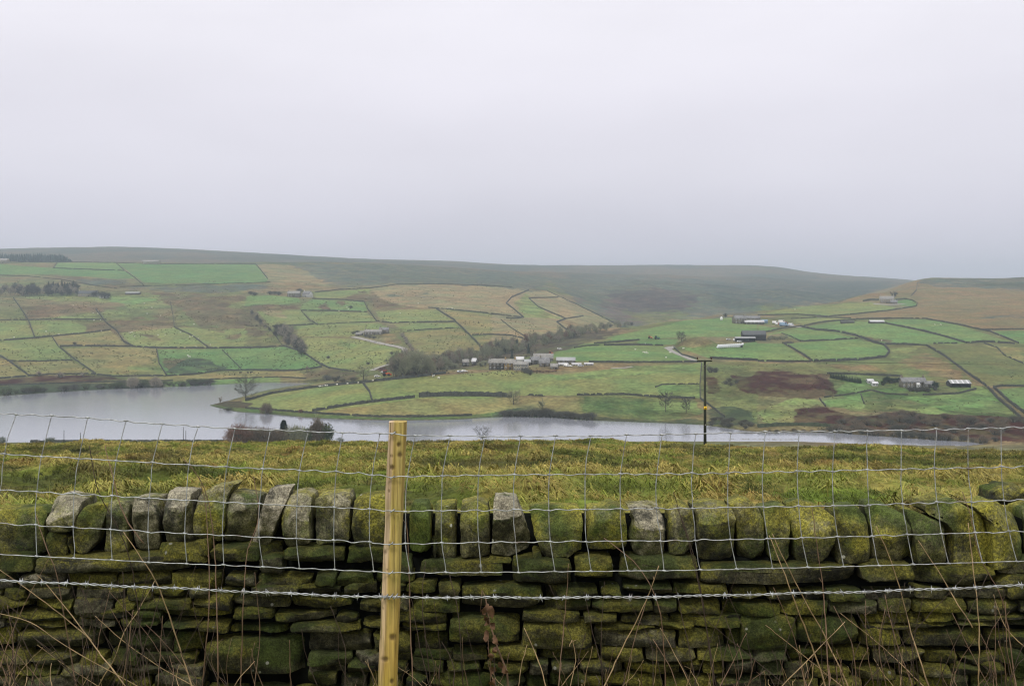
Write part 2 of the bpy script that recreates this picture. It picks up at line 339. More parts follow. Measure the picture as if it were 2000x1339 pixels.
# (photo zoom, colour, edge raggedness in photo px, outline)
FIELDS = [
 (1,g2,0,[(-400,215),(0,215),(400,245),(935,265),(1030,320),(870,325),(680,310),(310,290),(0,292),(-400,292)]),
 (1,g1,0,[(430,205),(870,205),(935,262),(410,245)]),
 (1,g2,0,[(880,208),(1920,217),(2015,320),(2000,352),(1600,365),(1480,352),(1300,358),(1080,352)]),
 (1,br,3,[(310,290),(900,330),(1080,380),(880,400),(600,350)]),
 (1,hm,5,[(500,330),(900,325),(1000,350),(700,372)]),
 (2,tan,5,[(90,140),(600,150),(900,230),(700,300),(205,275)]),(2,tb,4,[(205,275),(420,270),(640,310),(300,330)]),
 (2,hm,6,[(300,130),(1000,140),(2000,200),(2000,300),(1130,285),(700,310),(500,220)]),
 (1,hm,5,[(880,392),(1600,368),(2000,358),(2000,400),(1500,430),(1000,400)]),
 (1,yg,3,[(130,470),(500,455),(900,450),(1150,430),(1320,490),(1300,540),(1000,560),(900,500),(500,490)]),
 (1,g1,2,[(780,460),(1000,450),(1200,480),(1000,520),(840,500)]),
 (1,br,6,[(150,520),(450,520),(700,530),(930,560),(700,585),(420,580),(220,635),(160,560)]),
 (1,yg,3,[(300,615),(700,590),(760,625),(480,628)]),(1,yg,3,[(760,570),(960,580),(1000,640),(860,665),(790,620)]),
 (1,br,6,[(1130,430),(1850,460),(1720,530),(1980,560),(1990,690),(1500,690),(1420,600)]),
 (1,yg,3,[(1720,515),(1900,470),(2000,455),(2000,530),(1720,525)]),(1,ol,4,[(1320,500),(1400,600),(1500,690),(1310,690)]),
 (1,br,6,[(640,670),(820,640),(1280,610),(1300,680),(950,722),(650,722)]),
 (1,yg,1,[(220,640),(560,640),(650,690),(640,735),(270,765)]),(1,yg,1,[(-300,660),(0,645),(190,638),(260,765),(0,787),(-300,800)]),
 (1,ol,3,[(-300,560),(0,570),(150,545),(210,635),(0,635)]),
 (1,yl,0,[(390,760),(830,710),(960,830),(450,835)]),(1,yg,0,[(-300,800),(0,790),(385,770),(540,930),(60,940),(0,905),(-300,850)]),
 (1,yl,0,[(470,840),(1000,838),(1170,852),(1190,960),(1250,1050),(1000,1050),(720,1035)]),(1,yg,6,[(1000,990),(1180,930),(1240,1045),(950,1050)]),
 (1,yl,0,[(130,950),(550,940),(700,1035),(220,1055)]),(1,yl,1,[(-300,900),(0,915),(110,960),(210,1055),(0,1070),(-300,1100)]),
 (1,g2,0,[(1180,855),(2000,845),(2030,1005),(1650,1012),(1250,1050),(1195,960)]),
 (1,dk,5,[(1220,935),(1480,925),(1720,975),(1650,1008),(1270,1045)]),(1,br,4,[(1215,920),(1400,915),(1400,940),(1260,1000)]),
 (1,yg,0,[(900,730),(1310,690),(1440,750),(1560,840),(1000,833)]),(1,yg,1,[(1320,690),(1980,700),(2030,780),(2000,840),(1600,845),(1450,750)]),
 (1,br,5,[(1040,740),(1150,740),(1250,800),(1100,780)]),(1,br,5,[(1500,690),(1750,700),(1700,720),(1550,715)]),(1,br,5,[(1640,740),(1800,745),(1800,780),(1690,770)]),
 (1,bk,3,[(-300,1100),(0,1080),(350,1045),(700,1040),(960,1085),(450,1108),(0,1128),(-300,1150)]),
 (1,dk,2,[(-300,1150),(0,1130),(500,1110),(1250,1095),(1240,1140),(0,1205),(-300,1240)]),
 (1,yl,2,[(1000,1065),(1250,1058),(1450,1050),(1700,1018),(2100,1012),(2100,1060),(1400,1092),(1200,1085)]),(1,g1,1,[(1250,1100),(2000,1066),(2100,1066),(2100,1110),(1250,1140)]),
 (2,g1,1,[(0,380),(150,372),(400,390),(430,470),(0,450)]),(2,br,3,[(0,452),(430,430),(410,482),(80,490),(0,482)]),
 (2,g1,0,[(420,440),(500,405),(890,420),(910,495),(410,480)]),(2,br,2,[(540,470),(590,420),(640,478)]),(2,br,2,[(680,420),(760,425),(720,460)]),
 (2,yg,0,[(80,490),(415,485),(490,590),(190,600)]),(2,tan,3,[(90,485),(250,490),(320,550),(160,530)]),
 (2,yg,0,[(430,490),(910,500),(980,568),(540,590)]),(2,yg,1,[(520,350),(930,320),(940,370),(700,390),(520,395)]),
 (2,br,6,[(880,340),(1030,360),(1100,430),(1300,460),(1000,480),(930,430),(700,395)]),
 (2,tan,2,[(940,320),(1130,292),(1400,290),(1980,310),(2000,525),(1500,472),(1180,450),(1000,390)]),
 (2,hm,5,[(1060,360),(1220,375),(1200,395),(1070,380)]),(2,hm,5,[(1310,365),(1410,380),(1380,390),(1300,380)]),
 (2,yg,1,[(980,490),(1180,480),(1430,475),(1570,572),(1090,578),(1000,545)]),
 (2,yg,0,[(1110,587),(1570,577),(1610,612),(1200,645)]),(2,yl,0,[(1180,655),(1610,620),(1790,785),(1300,795)]),
 (2,yl,0,[(1480,477),(2000,532),(2000,668),(1690,668)]),(2,yl,0,[(1710,680),(2000,678),(2060,750),(1800,790)]),
 (2,yg,1,[(430,690),(780,690),(1180,780),(1130,870),(940,940),(600,910),(430,800)]),(2,ol,5,[(300,610),(430,700),(450,800),(330,690)]),
 (2,ol,3,[(0,605),(150,620),(270,740),(0,762)]),(2,br,5,[(0,610),(120,630),(200,690),(0,680)]),
 (2,yg,1,[(380,600),(980,575),(1080,610),(770,680),(400,680)]),(2,g1,4,[(700,700),(830,740),(800,780),(700,740)]),
 (2,g2,0,[(-10,772),(130,765),(290,758),(430,800),(570,900),(380,937),(0,932)]),
 (2,br,4,[(430,950),(650,930),(850,955),(900,1000),(450,1000)]),(2,bk,2,[(950,935),(1050,905),(1095,905),(1080,930),(960,945)]),(2,yl,2,[(-10,945),(400,942),(430,985),(0,985)]),
 (2,tb,4,[(1000,670),(1120,660),(1200,740),(1050,720)]),(2,ol,3,[(860,950),(1100,930),(1300,960),(900,1020),(760,1030)]),
 (2,yg,0,[(-120,1195),(200,1095),(480,1065),(870,1035),(1300,985),(2000,935),(2000,1290),(600,1275),(0,1245)]),
 (2,yg,0,[(20,1182),(480,1085),(870,1042),(945,1172),(500,1242),(-60,1215)]),(2,yg,0,[(900,1040),(1300,1000),(1800,950),(2010,940),(2010,1140),(1300,1135),(960,1165)]),
 (2,yg,0,[(-40,1160),(200,1090),(470,1062),(480,1070),(200,1115),(0,1165)]),
 (2,yl,2,[(580,1247),(1270,1147),(2000,1142),(2000,1230),(1700,1275),(1000,1282)]),(2,dg,2,[(1500,1278),(1800,1255),(2000,1225),(2000,1300),(1500,1295)]),
 (2,(.06,.052,.028),2,[(-300,1200),(-200,1160),(-60,1165),(60,1180),(30,1215),(-40,1240),(-200,1255)]),
 (3,tan,1,[(0,268),(270,298),(420,302),(640,402),(970,572),(900,615),(660,615),(0,745)]),(3,yg,2,[(170,390),(280,310),(290,370),(400,450),(540,510),(250,500)]),(3,tb,3,[(500,520),(620,520),(820,590),(700,610)]),
 (3,hm,6,[(400,200),(1200,200),(2000,230),(2000,480),(1500,500),(1000,575),(640,390)]),(3,pb,9,[(800,400),(1000,300),(1300,300),(1500,420),(1100,560),(960,540)]),(3,ol,9,[(1000,430),(1300,430),(1500,490),(1200,560),(1000,500)]),(3,pb,7,[(580,330),(700,350),(700,390),(620,370)]),
 (3,hm,6,[(-100,150),(420,190),(420,300),(270,292),(0,262),(-100,255)]),
 (2,dg,1,[(-290,1190),(-60,1215),(250,1243),(600,1268),(1000,1288),(2000,1275),(3400,1330),(3400,1345),(2000,1310),(600,1300),(-60,1262),(-290,1240)]),
 (0,(.055,.07,.055),9,[(1370,556),(1480,548),(1610,556),(1740,550),(1690,575),(1640,590),(1500,600),(1420,600),(1380,578)]),(0,(.06,.05,.045),9,[(1190,575),(1290,560),(1370,580),(1340,605),(1230,612)]),
 (3,g1,0,[(700,697),(1000,620),(1300,560),(1450,520),(2000,490),(2000,642),(1400,645),(1110,670),(770,700)]),(3,yl,2,[(695,697),(720,672),(900,655),(900,675),(770,698)]),
 (3,g1,0,[(400,790),(520,740),(700,707),(1300,714),(1340,732),(1540,815),(1300,832),(620,825)]),(3,g2,1,[(1100,675),(1400,660),(1390,700),(1100,705)]),
 (3,g1,0,[(1400,722),(1680,722),(2000,680),(2000,820),(1640,808)]),(3,tb,2,[(1390,712),(1480,655),(1600,645),(1675,690),(1500,727)]),
 (3,yg,1,[(0,900),(200,905),(450,930),(1060,870),(1580,842),(1568,1100),(1250,1097),(640,1080),(0,1088)]),(3,g1,5,[(380,940),(1060,870),(1580,842),(1570,900),(900,960),(600,960)]),(3,g1,4,[(1280,1005),(1560,1000),(1560,1100),(1250,1092)]),
 (3,tb,4,[(440,905),(520,870),(1050,850),(1060,880),(520,905)]),
 (2,(.06,.05,.032),4,[(1180,800),(1400,820),(1600,800),(1900,770),(2000,760),(2000,880),(1500,930),(1240,990),(1130,960)]),(3,(.06,.05,.032),4,[(0,760),(200,690),(500,610),(1000,590),(1060,580),(700,700),(430,780),(150,800),(0,810)]),
 (3,dk,4,[(0,1240),(0,1215),(300,1175),(500,1200),(800,1245),(1600,1270),(1600,1300),(700,1262)]),
 (3,yl,3,[(0,1102),(640,1095),(700,1230),(500,1210),(0,1200)]),(3,dg,5,[(680,1095),(1530,1112),(1600,1200),(1500,1262),(900,1242),(700,1200)]),(3,g1,5,[(1200,1140),(1560,1130),(1560,1230),(1250,1220)]),
 (3,dk,4,[(0,1245),(30,1200),(300,1160),(480,1190),(560,1245)]),
 (3,ol,2,[(1590,830),(2000,830),(2000,1300),(1780,1250),(1600,1120)]),(3,bk,3,[(1610,950),(1690,950),(1710,1060),(1620,1065)]),
 (3,dk,4,[(1600,1180),(1750,1160),(1950,1200),(2000,1300),(1650,1300)]),
 (4,yg,0,[(0,440),(300,380),(850,345),(1040,385),(1000,405),(530,450)]),(4,g2,0,[(1030,340),(1130,325),(1195,350),(1180,380),(1080,370)]),
 (4,tb,1,[(620,452),(700,445),(1000,412),(1190,380),(1200,340),(1100,310),(850,330),(600,350),(800,290),(1200,180),(1450,160),(2300,160),(2300,600),(1960,650),(1750,570),(1500,510),(1260,468),(740,470)]),
 (4,hm,3,[(1220,172),(2300,150),(2300,300),(2000,260),(1700,240),(1350,235),(1200,200)]),(4,dk,5,[(1600,195),(2300,200),(2300,250),(1700,225)]),(4,hm,6,[(1650,445),(2000,440),(2000,460),(1700,458)]),
 (4,g1,0,[(370,530),(600,490),(850,492),(1000,515),(1400,605),(1560,655),(950,668),(740,600),(430,555)]),(4,g1,0,[(860,480),(1260,474),(1500,518),(1940,655),(1700,645),(1570,655),(1200,555)]),(4,br,3,[(800,605),(980,620),(1000,650),(870,640)]),
 (4,g1,0,[(0,600),(100,580),(320,535),(430,555),(740,610),(320,642),(180,580)]),(4,g1,0,[(210,660),(330,645),(740,625),(950,672),(988,720),(960,758),(600,788),(420,793)]),(4,g1,0,[(-30,655),(180,655),(250,700),(400,792),(0,788)]),
 (4,g2,0,[(1765,562),(2300,555),(2300,690),(1960,652)]),(4,g1,0,[(0,520),(190,545),(40,575),(0,570)]),(4,yg,0,[(250,472),(440,462),(700,468),(550,488),(350,520)]),
 (4,ol,1,[(1290,672),(1930,665),(2300,720),(2300,975),(1730,975),(1600,900),(1400,745)]),(4,yl,7,[(1700,660),(2000,700),(2000,800),(1850,740)]),
 (4,ol,2,[(0,800),(430,800),(960,765),(1250,680),(1400,760),(1650,960),(1300,940),(0,860)]),(4,tb,6,[(500,830),(800,815),(1000,860),(700,870)]),(4,tb,6,[(1060,780),(1270,720),(1620,950),(1300,900)]),(4,yg,4,[(980,690),(1240,680),(1100,740),(1000,770)]),
 (4,dg,3,[(560,890),(1700,975),(1740,1000),(1990,1215),(700,1160),(480,1080)]),
 (4,bk,4,[(-230,890),(-60,900),(0,870),(150,855),(540,900),(600,1010),(560,1050),(400,1080),(0,1050),(-130,1000)]),
 (4,yg,4,[(0,1160),(250,1070),(470,1085),(500,1130),(280,1140),(270,1270),(80,1280)]),
 (4,bk,4,[(275,1140),(450,1125),(720,1195),(900,1290),(280,1272)]),
 (4,g1,3,[(480,1085),(780,1042),(800,1150),(520,1135)]),(4,g1,3,[(1100,1060),(1300,1065),(1620,970),(1730,1000),(1960,1200),(1300,1130)]),(4,yg,6,[(1000,1100),(1300,1130),(1600,1200),(1000,1160)]),
 (4,g2,0,[(1800,1000),(2000,985),(2400,985),(2400,1300),(2000,1170)]),(4,g1,4,[(650,950),(800,960),(850,1000),(620,1020)]),
 (4,bk,4,[(650,1210),(900,1180),(2300,1210),(2300,1420),(900,1320),(700,1290)]),(4,dg,4,[(780,1230),(900,1240),(880,1280),(790,1270)]),
]
def ground_colours():
    px, py, X, Y = GX, GP, (GX-1000)/F*GY, GY
    n1 = fbm(X/70, Y/70, 31, 4); n2 = fbm(X/25, Y/25, 41, 3); n3 = fbm(X/9, Y/12, 51, 3)
    col = np.empty(px.shape+(3,), np.float32); rough = np.full(px.shape, 0.75, np.float32)
    A = lambda c: np.array(c, np.float32)
    m = np.clip((n1-0.38)/0.24, 0, 1)[..., None]
    col[:] = A(ol)*(1-m)+A((.16,.135,.065))*m
    hi = np.clip((Y-2000-500*(n2-0.5))/250, 0, 1)[..., None]
    n4 = np.clip((fbm(X/170, Y/260, 151, 4)-0.40)/0.2, 0, 1)[..., None]; mo = (A((.058,.072,.05))*(1-n4)+A((.15,.115,.07))*n4)*.6+.4*(A(hm)*(1-m)+A((.11,.09,.06))*m)
    col = col*(1-hi)+mo*hi
    jx = (fbm(X/16, Y/16, 61, 5)-0.5)*2; jy = (fbm(X/16, Y/16, 67, 5)-0.5)*2
    for z, c, rag, P in FIELDS:
        P = ZP(z, P); xs = [p[0] for p in P]; ys = [p[1] for p in P]; k = rag*2.5
        sel = (px > min(xs)-k) & (px < max(xs)+k) & (py > min(ys)-k) & (py < max(ys)+k)
        if not sel.any(): continue
        qx = px[sel]+jx[sel]*rag*3.4; qy = py[sel]+jy[sel]*rag*1.5
        ins = inpoly(qx, qy, P); idx = np.where(sel); idx = (idx[0][ins], idx[1][ins])
        old = col[idx]; new = np.broadcast_to(A(c), old.shape)
        if rag >= 3:
            t = (0.55+0.45*np.clip((n3[idx]-0.36)/0.2, 0, 1))[:, None]; new = old*(1-t)+new*t
        col[idx] = new; rough[idx] = 0.25 if rag < 2 else 0.8
        if c in (yl, tan): rough[idx] = 0.45
        if c in (bk, dk): rough[idx] = 0.25
    # rushes and brown drifts inside the rough ground and, thinly, in the pastures
    r = np.clip((n3-0.56)/0.1, 0, 1)*np.clip((n2-0.45)/0.15, 0, 1)*rough
    col = col*(1-0.4*r[..., None])+A((.075,.07,.035))*0.4*r[..., None]
    v = (0.86+0.28*n1)[..., None]; yel = np.clip((n2-0.5)*1.6, -0.35, 0.35)[..., None]
    col = col*v*(1+yel*A((0.45,0.05,0.1)))
    # bare, wet margin along the waterline
    sd = sdist(X, Y); e = (np.clip(1-sd/3.2, 0, 1)*(sd > 0))[..., None]*0.85
    col = col*(1-e)+A((.05,.048,.035))*e
    return col.reshape(-1, 3), rough.ravel()
def ground_material(name, near=False):
    m = M(name); c = m.attr('Col'); r = m.attr('rough', True)
    f1 = m.noise(0.35 if not near else 3.0, 6, 0.65); f2 = m.noise(0.055, 5, 0.6)
    st = m.noise(0.11, 6, 0.72, m.vec((1.0, 0.45, 1.0)))
    k = m.rng(f1, 0.3, 0.72, 0.62, 1.34); k2 = m.mth('ADD', 1.0, m.mth('MULTIPLY', m.rng(f2, 0.3, 0.7, -.32, .32), m.mth('ADD', r, .25)))
    c1 = m.scale(m.scale(c, k), k2)
    t = m.mth('MULTIPLY', m.rng(st, 0.55, 0.68), m.mth('MULTIPLY', r, 0.8))
    c2 = m.mix(t, c1, m.scale(c1, 0.42))
    t2 = m.mth('MULTIPLY', m.rng(m.noise(0.16, 5, 0.7, m.vec((1,.6,1), None)), 0.56, 0.7), m.mth('MULTIPLY', r, 0.5))
    c3 = m.mix(t2, c2, m.mix(0.5, c2, (.20,.16,.07)))
    m.bump(m.noise(0.5, 6, 0.7), 0.6, 1.0)
    return m.done(c3, 0.95, spec=0.1)
V = np.stack([(GX-1000)/F*GY, GY, GZ], -1).reshape(-1, 3)
me = mesh_np('valley_ground', V, grid_quads(*GX.shape), smooth=True)
gc, gr = ground_colours(); setcol(me, 'Col', gc); setflt(me, 'rough', gr)
tag(link('valley_ground', me, ground_material('valley_ground')), kind='structure')

# near hillside, from the road to the brow and on down to the water
ncx = np.concatenate([np.linspace(-900, -100, 60)[:-1], np.arange(-100, 2102, 4.0), np.linspace(2102, 2900, 60)[1:]])
nry = np.concatenate([logrows(1.2, 5, 0.05), logrows(5, 118, 0.0075), logrows(118, 246, 0.02), [250.0*1.0]])
nry = np.concatenate([nry[:-1], [ry[0]]])
NX, NY = np.meshgrid(ncx, nry); NZ = z_ground(NX, NY)
NZ[-1] = np.interp(ncx, cx, GZ[0])
def near_tint(X, Y):
    """0 = lush green, 1 = straw"""
    a = fbm(X/7, Y/9, 71, 3); b = fbm(X/1.3, Y/1.8, 77, 3)
    return np.clip(0.5+(a-0.5)*2.0+(b-0.5)*2.6, 0, 1)
def near_dark(X, Y):
    px = 1000+X/Y*F; a = fbm(X/5, Y/6, 81, 3)
    d = np.clip((a-0.53)/0.10, 0, 1)
    band = np.exp(-((Y-(43+2*np.sin(px/90)))/4.5)**2)*np.clip((px-780)/60, 0, 1)*np.clip((1200-px)/120, 0, 1)
    band2 = np.exp(-((Y-(60+3*np.sin(px/130)))/5)**2)*np.clip((px-1250)/200, 0, 1)
    band3 = np.exp(-((Y-(95))/8)**2)*np.clip((px-1500)/150, 0, 1)*0.8
    return np.clip(np.maximum(np.maximum(d*0.85, band), np.maximum(band2*0.7, band3)), 0, 1)
def near_colour(X, Y, straw, dark, jit):
    A = lambda c: np.array(c, np.float32)
    gr = A((.185,.235,.038)); st = A((.335,.275,.08)); rs = A((.26,.175,.055)); dkc = A((.05,.058,.016))
    s = np.clip(straw+jit*0.55, 0, 1)[:, None]
    red = np.clip((fbm(X/3, Y/3, 88, 2)-0.5)*4, 0, 1)[:, None]
    c = gr*(1-s)+(st*(1-red)+rs*red)*s
    d = np.clip(dark+jit*0.25, 0, 1)[:, None]*0.8
    c = c*(1-d)+dkc*d
    lush = (np.clip((fbm(X/6, Y/7, 95, 2)-0.55)*6, 0, 1)*(1-dark)*np.clip((60-Y)/25, 0, 1))[:, None]*0.6*(1-s)
    return c*(1-lush)+A((.17,.27,.035))*lush
V = np.stack([(NX-1000)/F*NY, NY, NZ], -1).reshape(-1, 3)
me = mesh_np('hillside', V, grid_quads(*NX.shape), smooth=True)
x, y = V[:, 0], V[:, 1]
c = near_colour(x, y, near_tint(x, y), near_dark(x, y), 0*x)*0.8
lowland = np.clip((y-125)/60, 0, 1)[:, None]; c = c*(1-lowland)+np.array((.10,.17,.05))*lowland
setcol(me, 'Col', c); setflt(me, 'rough', np.full(len(V), 0.6))
tag(link('hillside', me, ground_material('hillside', True)), kind='structure')
# the verge the camera stands on, behind the sheet above
mb = MB(); zc = float(NZ[0, len(ncx)//2])
mb.add([(-60,-40,zc-.3),(60,-40,zc-.3),(60,1.35,zc-.004),(-60,1.35,zc-.004)], [(0,1,2,3)])
tag(mb.build('verge', simple('verge', (.07,.09,.03), 0.95, 0.5, 3.0)), kind='structure')

# tussocks over the near hillside
def near_h(px, Y):
    j = np.clip(np.searchsorted(ncx, px)-1, 0, len(ncx)-2); i = np.clip(np.searchsorted(nry, Y)-1, 0, len(nry)-2)
    a = np.clip((px-ncx[j])/(ncx[j+1]-ncx[j]), 0, 1); b = np.clip((Y-nry[i])/(nry[i+1]-nry[i]), 0, 1)
    return (NZ[i,j]*(1-a)+NZ[i,j+1]*a)*(1-b)+(NZ[i+1,j]*(1-a)+NZ[i+1,j+1]*a)*b
def tussocks():
    """mop-headed tussocks: blades fall outwards from each crown, with a few standing up"""
    rs = np.random.RandomState(3); N = 140000
    Y = np.sqrt(rs.uniform(17**2, 116**2, N)); X = rs.uniform(-1, 1, N)*(0.56*Y+3)
    lump = fbm(X/1.2, Y/1.2, 9, 2); l2 = fbm(X/2.6, Y/3.2, 19, 2)
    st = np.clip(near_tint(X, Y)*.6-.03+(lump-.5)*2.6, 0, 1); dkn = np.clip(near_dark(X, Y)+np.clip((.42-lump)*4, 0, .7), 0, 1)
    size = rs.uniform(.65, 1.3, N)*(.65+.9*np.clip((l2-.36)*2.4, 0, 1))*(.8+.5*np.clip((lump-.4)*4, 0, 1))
    B = 18; X0, Y0 = X, Y; rep = lambda a: np.repeat(a, B); n = N*B
    X, Y, S, st, dkn = rep(X), rep(Y), rep(size), rep(st), rep(dkn)
    a = rs.uniform(0, 2*np.pi, n); R0 = .145*S*rs.uniform(.55, 1.25, n); Ht = .16*S*rs.uniform(.7, 1.2, n)
    up = rs.uniform(0, 1, n) < .12
    r0 = R0*rs.uniform(.05, .55, n)
    bx = X+np.cos(a)*r0; by = Y+np.sin(a)*r0
    g = near_h(1000+bx/by*F, by)
    bz = g+np.where(up, -.02, Ht*rs.uniform(.55, 1.0, n))
    L = np.where(up, .10*S, R0); a2 = a+rs.normal(0, .45, n)
    tx = bx+np.cos(a2)*L+.04*S; ty = by+np.sin(a2)*L; tz = np.where(up, g+.26*S*rs.uniform(.6, 1.1, n), g+Ht*rs.uniform(-.1, .75, n))
    w = np.where(up, .0045, .0078)*S*rs.uniform(.6, 1.4, n)*(.75+Y/75); f = a+np.pi/2; wx = np.cos(f)*w; wy = np.sin(f)*w
    P = np.empty((n, 3, 3), np.float32)
    P[:, 0] = np.stack([bx-wx, by-wy, bz], -1); P[:, 1] = np.stack([bx+wx, by+wy, bz], -1); P[:, 2] = np.stack([tx, ty, tz], -1)
    me = mesh_np('tussock_grass', P.reshape(-1, 3), tris=np.arange(n*3).reshape(-1, 3))
    jit = rep(rs.normal(0, .22, N))+rs.normal(0, .1, n)
    c = near_colour(X, Y, st, dkn, jit)*rs.uniform(.72, 1.18, n)[:, None]*rep(rs.uniform(.62, 1.12, N))[:, None]*(.5+.75*np.clip((rep(lump)-.36)*3.5, 0, 1))[:, None]  # brightness follows lump height: lit crests and shaded hollows put into the colour
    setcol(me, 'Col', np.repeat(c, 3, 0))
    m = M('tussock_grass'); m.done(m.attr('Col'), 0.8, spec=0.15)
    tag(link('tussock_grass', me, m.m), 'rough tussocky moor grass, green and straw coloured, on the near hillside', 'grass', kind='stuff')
tussocks()

# ---------------------------------------------------------------- the reservoir
P = np.array(LAKE_PX, float); mb = MB()
lx0, lx1, ly0, ly1 = -900, 700, 400, 960
nx, ny = 2, 2
mb.add([(lx0,ly0,0),(lx1,ly0,0),(lx1,ly1,0),(lx0,ly1,0)], [(0,1,2,3)])
m = M('reservoir_water')
wv = m.noise(1.3, 4, 0.6, m.vec((1.0, 0.55, 1.0))); wv2 = m.noise(0.25, 3, 0.6, m.vec((1.0, 0.5, 1.0)))
m.bump(m.mth('ADD', wv, m.mth('MULTIPLY', wv2, 1.5)), 0.07, 0.2)
m.b.inputs['IOR'].default_value = 1.33
m.done((.32,.335,.38), 0.10, .24, spec=.8)
tag(mb.build('reservoir_water', m.m), kind='structure')

# ---------------------------------------------------------------- farm tracks
track_m = simple('track_gravel', (.29,.275,.25), 0.95, 0.2, 0.8)
def track(name, pts, wid, mat=None, lift=0.22):
    P = []
    for (x0, y0), (x1, y1) in zip(pts[:-1], pts[1:]):
        k = max(2, int(math.hypot(x1-x0, y1-y0)/2))
        P += [(x0+(x1-x0)*i/k, y0+(y1-y0)*i/k) for i in range(k)]
    P.append(pts[-1]); Q = [at(*p) for p in P]; V = []
    for i, q in enumerate(Q):
        t = (Q[min(i+1, len(Q)-1)]-Q[max(i-1, 0)]); t.z = 0; t.normalize() if t.length else None
        nrm = Vector((-t.y, t.x, 0))*wid/2
        for s in (-1, 0, 1):
            p = q+nrm*s; z = float(height_at(np.array(1000+p.x/p.y*F), np.array(p.y)))
            V.append((p.x, p.y, max(z, q.z-0.6)+lift))
    n = len(Q); quads = [(i*3+k, (i+1)*3+k, (i+1)*3+k+1, i*3+k+1) for i in range(n-1) for k in range(2)]
    return tag(link(name, mesh_np(name, V, quads, smooth=True), mat or track_m), kind='structure')
track('farm_track', ZP(2, [(800,685),(850,692),(1000,730),(1150,760),(1195,775),(1195,800),(1150,845),(1120,870)]), 5.5)
track('farm_track', ZP(2, [(1095,885),(1040,900),(985,918),(945,938)]), 5)
track('farm_lane', ZP(3, [(1320,722),(1345,748),(1390,770),(1440,790),(1490,812),(1540,826)]), 4.5)
track('farm_yard', ZP(3, [(1325,726),(1350,733),(1378,722)]), 8)
track('farm_yard', ZP(3, [(900,882),(1000,878),(1060,870)]), 2.5)
track('farm_yard', ZP(2, [(860,640),(930,655),(1010,655),(1065,640)]), 9, simple('yard', (.2,.19,.17), 0.95))
track('farm_yard', ZP(4, [(200,520),(290,528),(320,535)]), 7)
track('farm_yard', ZP(4, [(870,358),(980,366),(1100,360)]), 9)

# rushes: dark spiky clumps scattered over the rough pastures of the valley
def rushes():
    r = random.Random(12); V = []; n = 0; tries = 0
    while n < 5200 and tries < 40000:
        tries += 1
        if r.random() < .7: x, y = r.uniform(-150, 1050), r.uniform(548, 735)
        else: x, y = r.uniform(1385, 2100), r.uniform(690, 845)
        k = float(fbm(np.array(x/26.0), np.array(y/7.0), 140, 3))
        if k < .53: continue
        j = int(np.clip(np.searchsorted(cx, x), 0, len(cx)-1)); i = int(np.clip(np.searchsorted(GP[:, j] <= y, True), 0, len(ry)-1))
        q = at(x, y)
        if q.z < .5: continue
        if x > 1385 and (k < .6 or r.random() < .5): continue
        h = r.uniform(.4, .95)*(.65 if x > 1385 else 1)
        for g in range(5):
            a = r.uniform(0, 6.28); w_ = r.uniform(.2, .5)*(.7 if x > 1385 else 1); X_, Y_ = q.x+r.uniform(-.5, .5), q.y+r.uniform(-.5, .5)
            V += [(X_-w_*math.cos(a), Y_-w_*math.sin(a), q.z-.15), (X_+w_*math.cos(a), Y_+w_*math.sin(a), q.z-.15), (X_+r.uniform(-.3,.3), Y_, q.z+h)]
        n += 1
    tag(link('rushes', mesh_np('rushes', V, tris=np.arange(len(V)).reshape(-1, 3)), simple('rush_stems', (.075,.075,.033), .95, .6, .05)), 'dark rush clumps scattered over the rough pastures', 'rushes', kind='stuff')
rushes()
# ---------------------------------------------------------------- field walls across the valley
wall_m = simple('field_wall_stone', (.042,.045,.036), 0.95, 0.6, 0.9)
hedge_m = simple('bank_turf', (.04,.052,.028), 0.95, 0.5, 0.6)
def field_wall(label, z, pts, h=1.35, thick=0.9, gap=0.0, mat=None, name='field_wall', cat='wall', ymin=452.0):
    pts = ZP(z, pts); P = []
    for (x0, y0), (x1, y1) in zip(pts[:-1], pts[1:]):
        k = max(1, int(math.hypot(x1-x0, y1-y0)/1.6))
        P += [(x0+(x1-x0)*i/k, y0+(y1-y0)*i/k) for i in range(k)]
    P.append(pts[-1]); Q = [at(*p, ymin) for p in P]
    # drop jumps over hidden ground, then even out the spacing
    Q = [q for i, q in enumerate(Q) if i == 0 or (q-Q[i-1]).length < 160]
    V = []; quads = []; lastrow = False; rr = random.Random(len(label)*131+int(pts[0][0]*7))
    n = len(Q); skip = 0; drop = 0
    for i, q in enumerate(Q):
        if skip == 0 and gap and rr.random() < gap: skip = rr.randint(1, 3)
        t = Q[min(i+1, n-1)]-Q[max(i-1, 0)]; t.z = 0
        t = t.normalized() if t.length > 1e-6 else Vector((1,0,0))
        nr = Vector((-t.y, t.x, 0))*thick/2
        drop = drop*0.55+rr.uniform(-.55, .42)
        hh = h*(1+0.25*drop) if skip == 0 else h*0.25
        if skip: skip -= 1
        b = len(V)
        for s, zz in ((-1,-1.5),(-.7+.2*drop,hh),(.7+.2*drop,hh*rr.uniform(.9,1.05)),(1,-1.5)):
            p = q+nr*s; V.append((p.x, p.y, q.z+zz))
        if i: quads += [(b-4+k, b+k, b+k+1, b-3+k) for k in range(3)]
    if len(Q) < 2: return
    quads += [(0,1,2,3), (len(V)-1, len(V)-2, len(V)-3, len(V)-4)]
    base = Q[n//2].copy()
    V = np.array(V)-np.array(base)
    o = link(name, mesh_np(name, V, quads), mat or wall_m); o.location = base
    return tag(o, label, cat, 'dry stone field walls across the valley' if name == 'field_wall' else None)
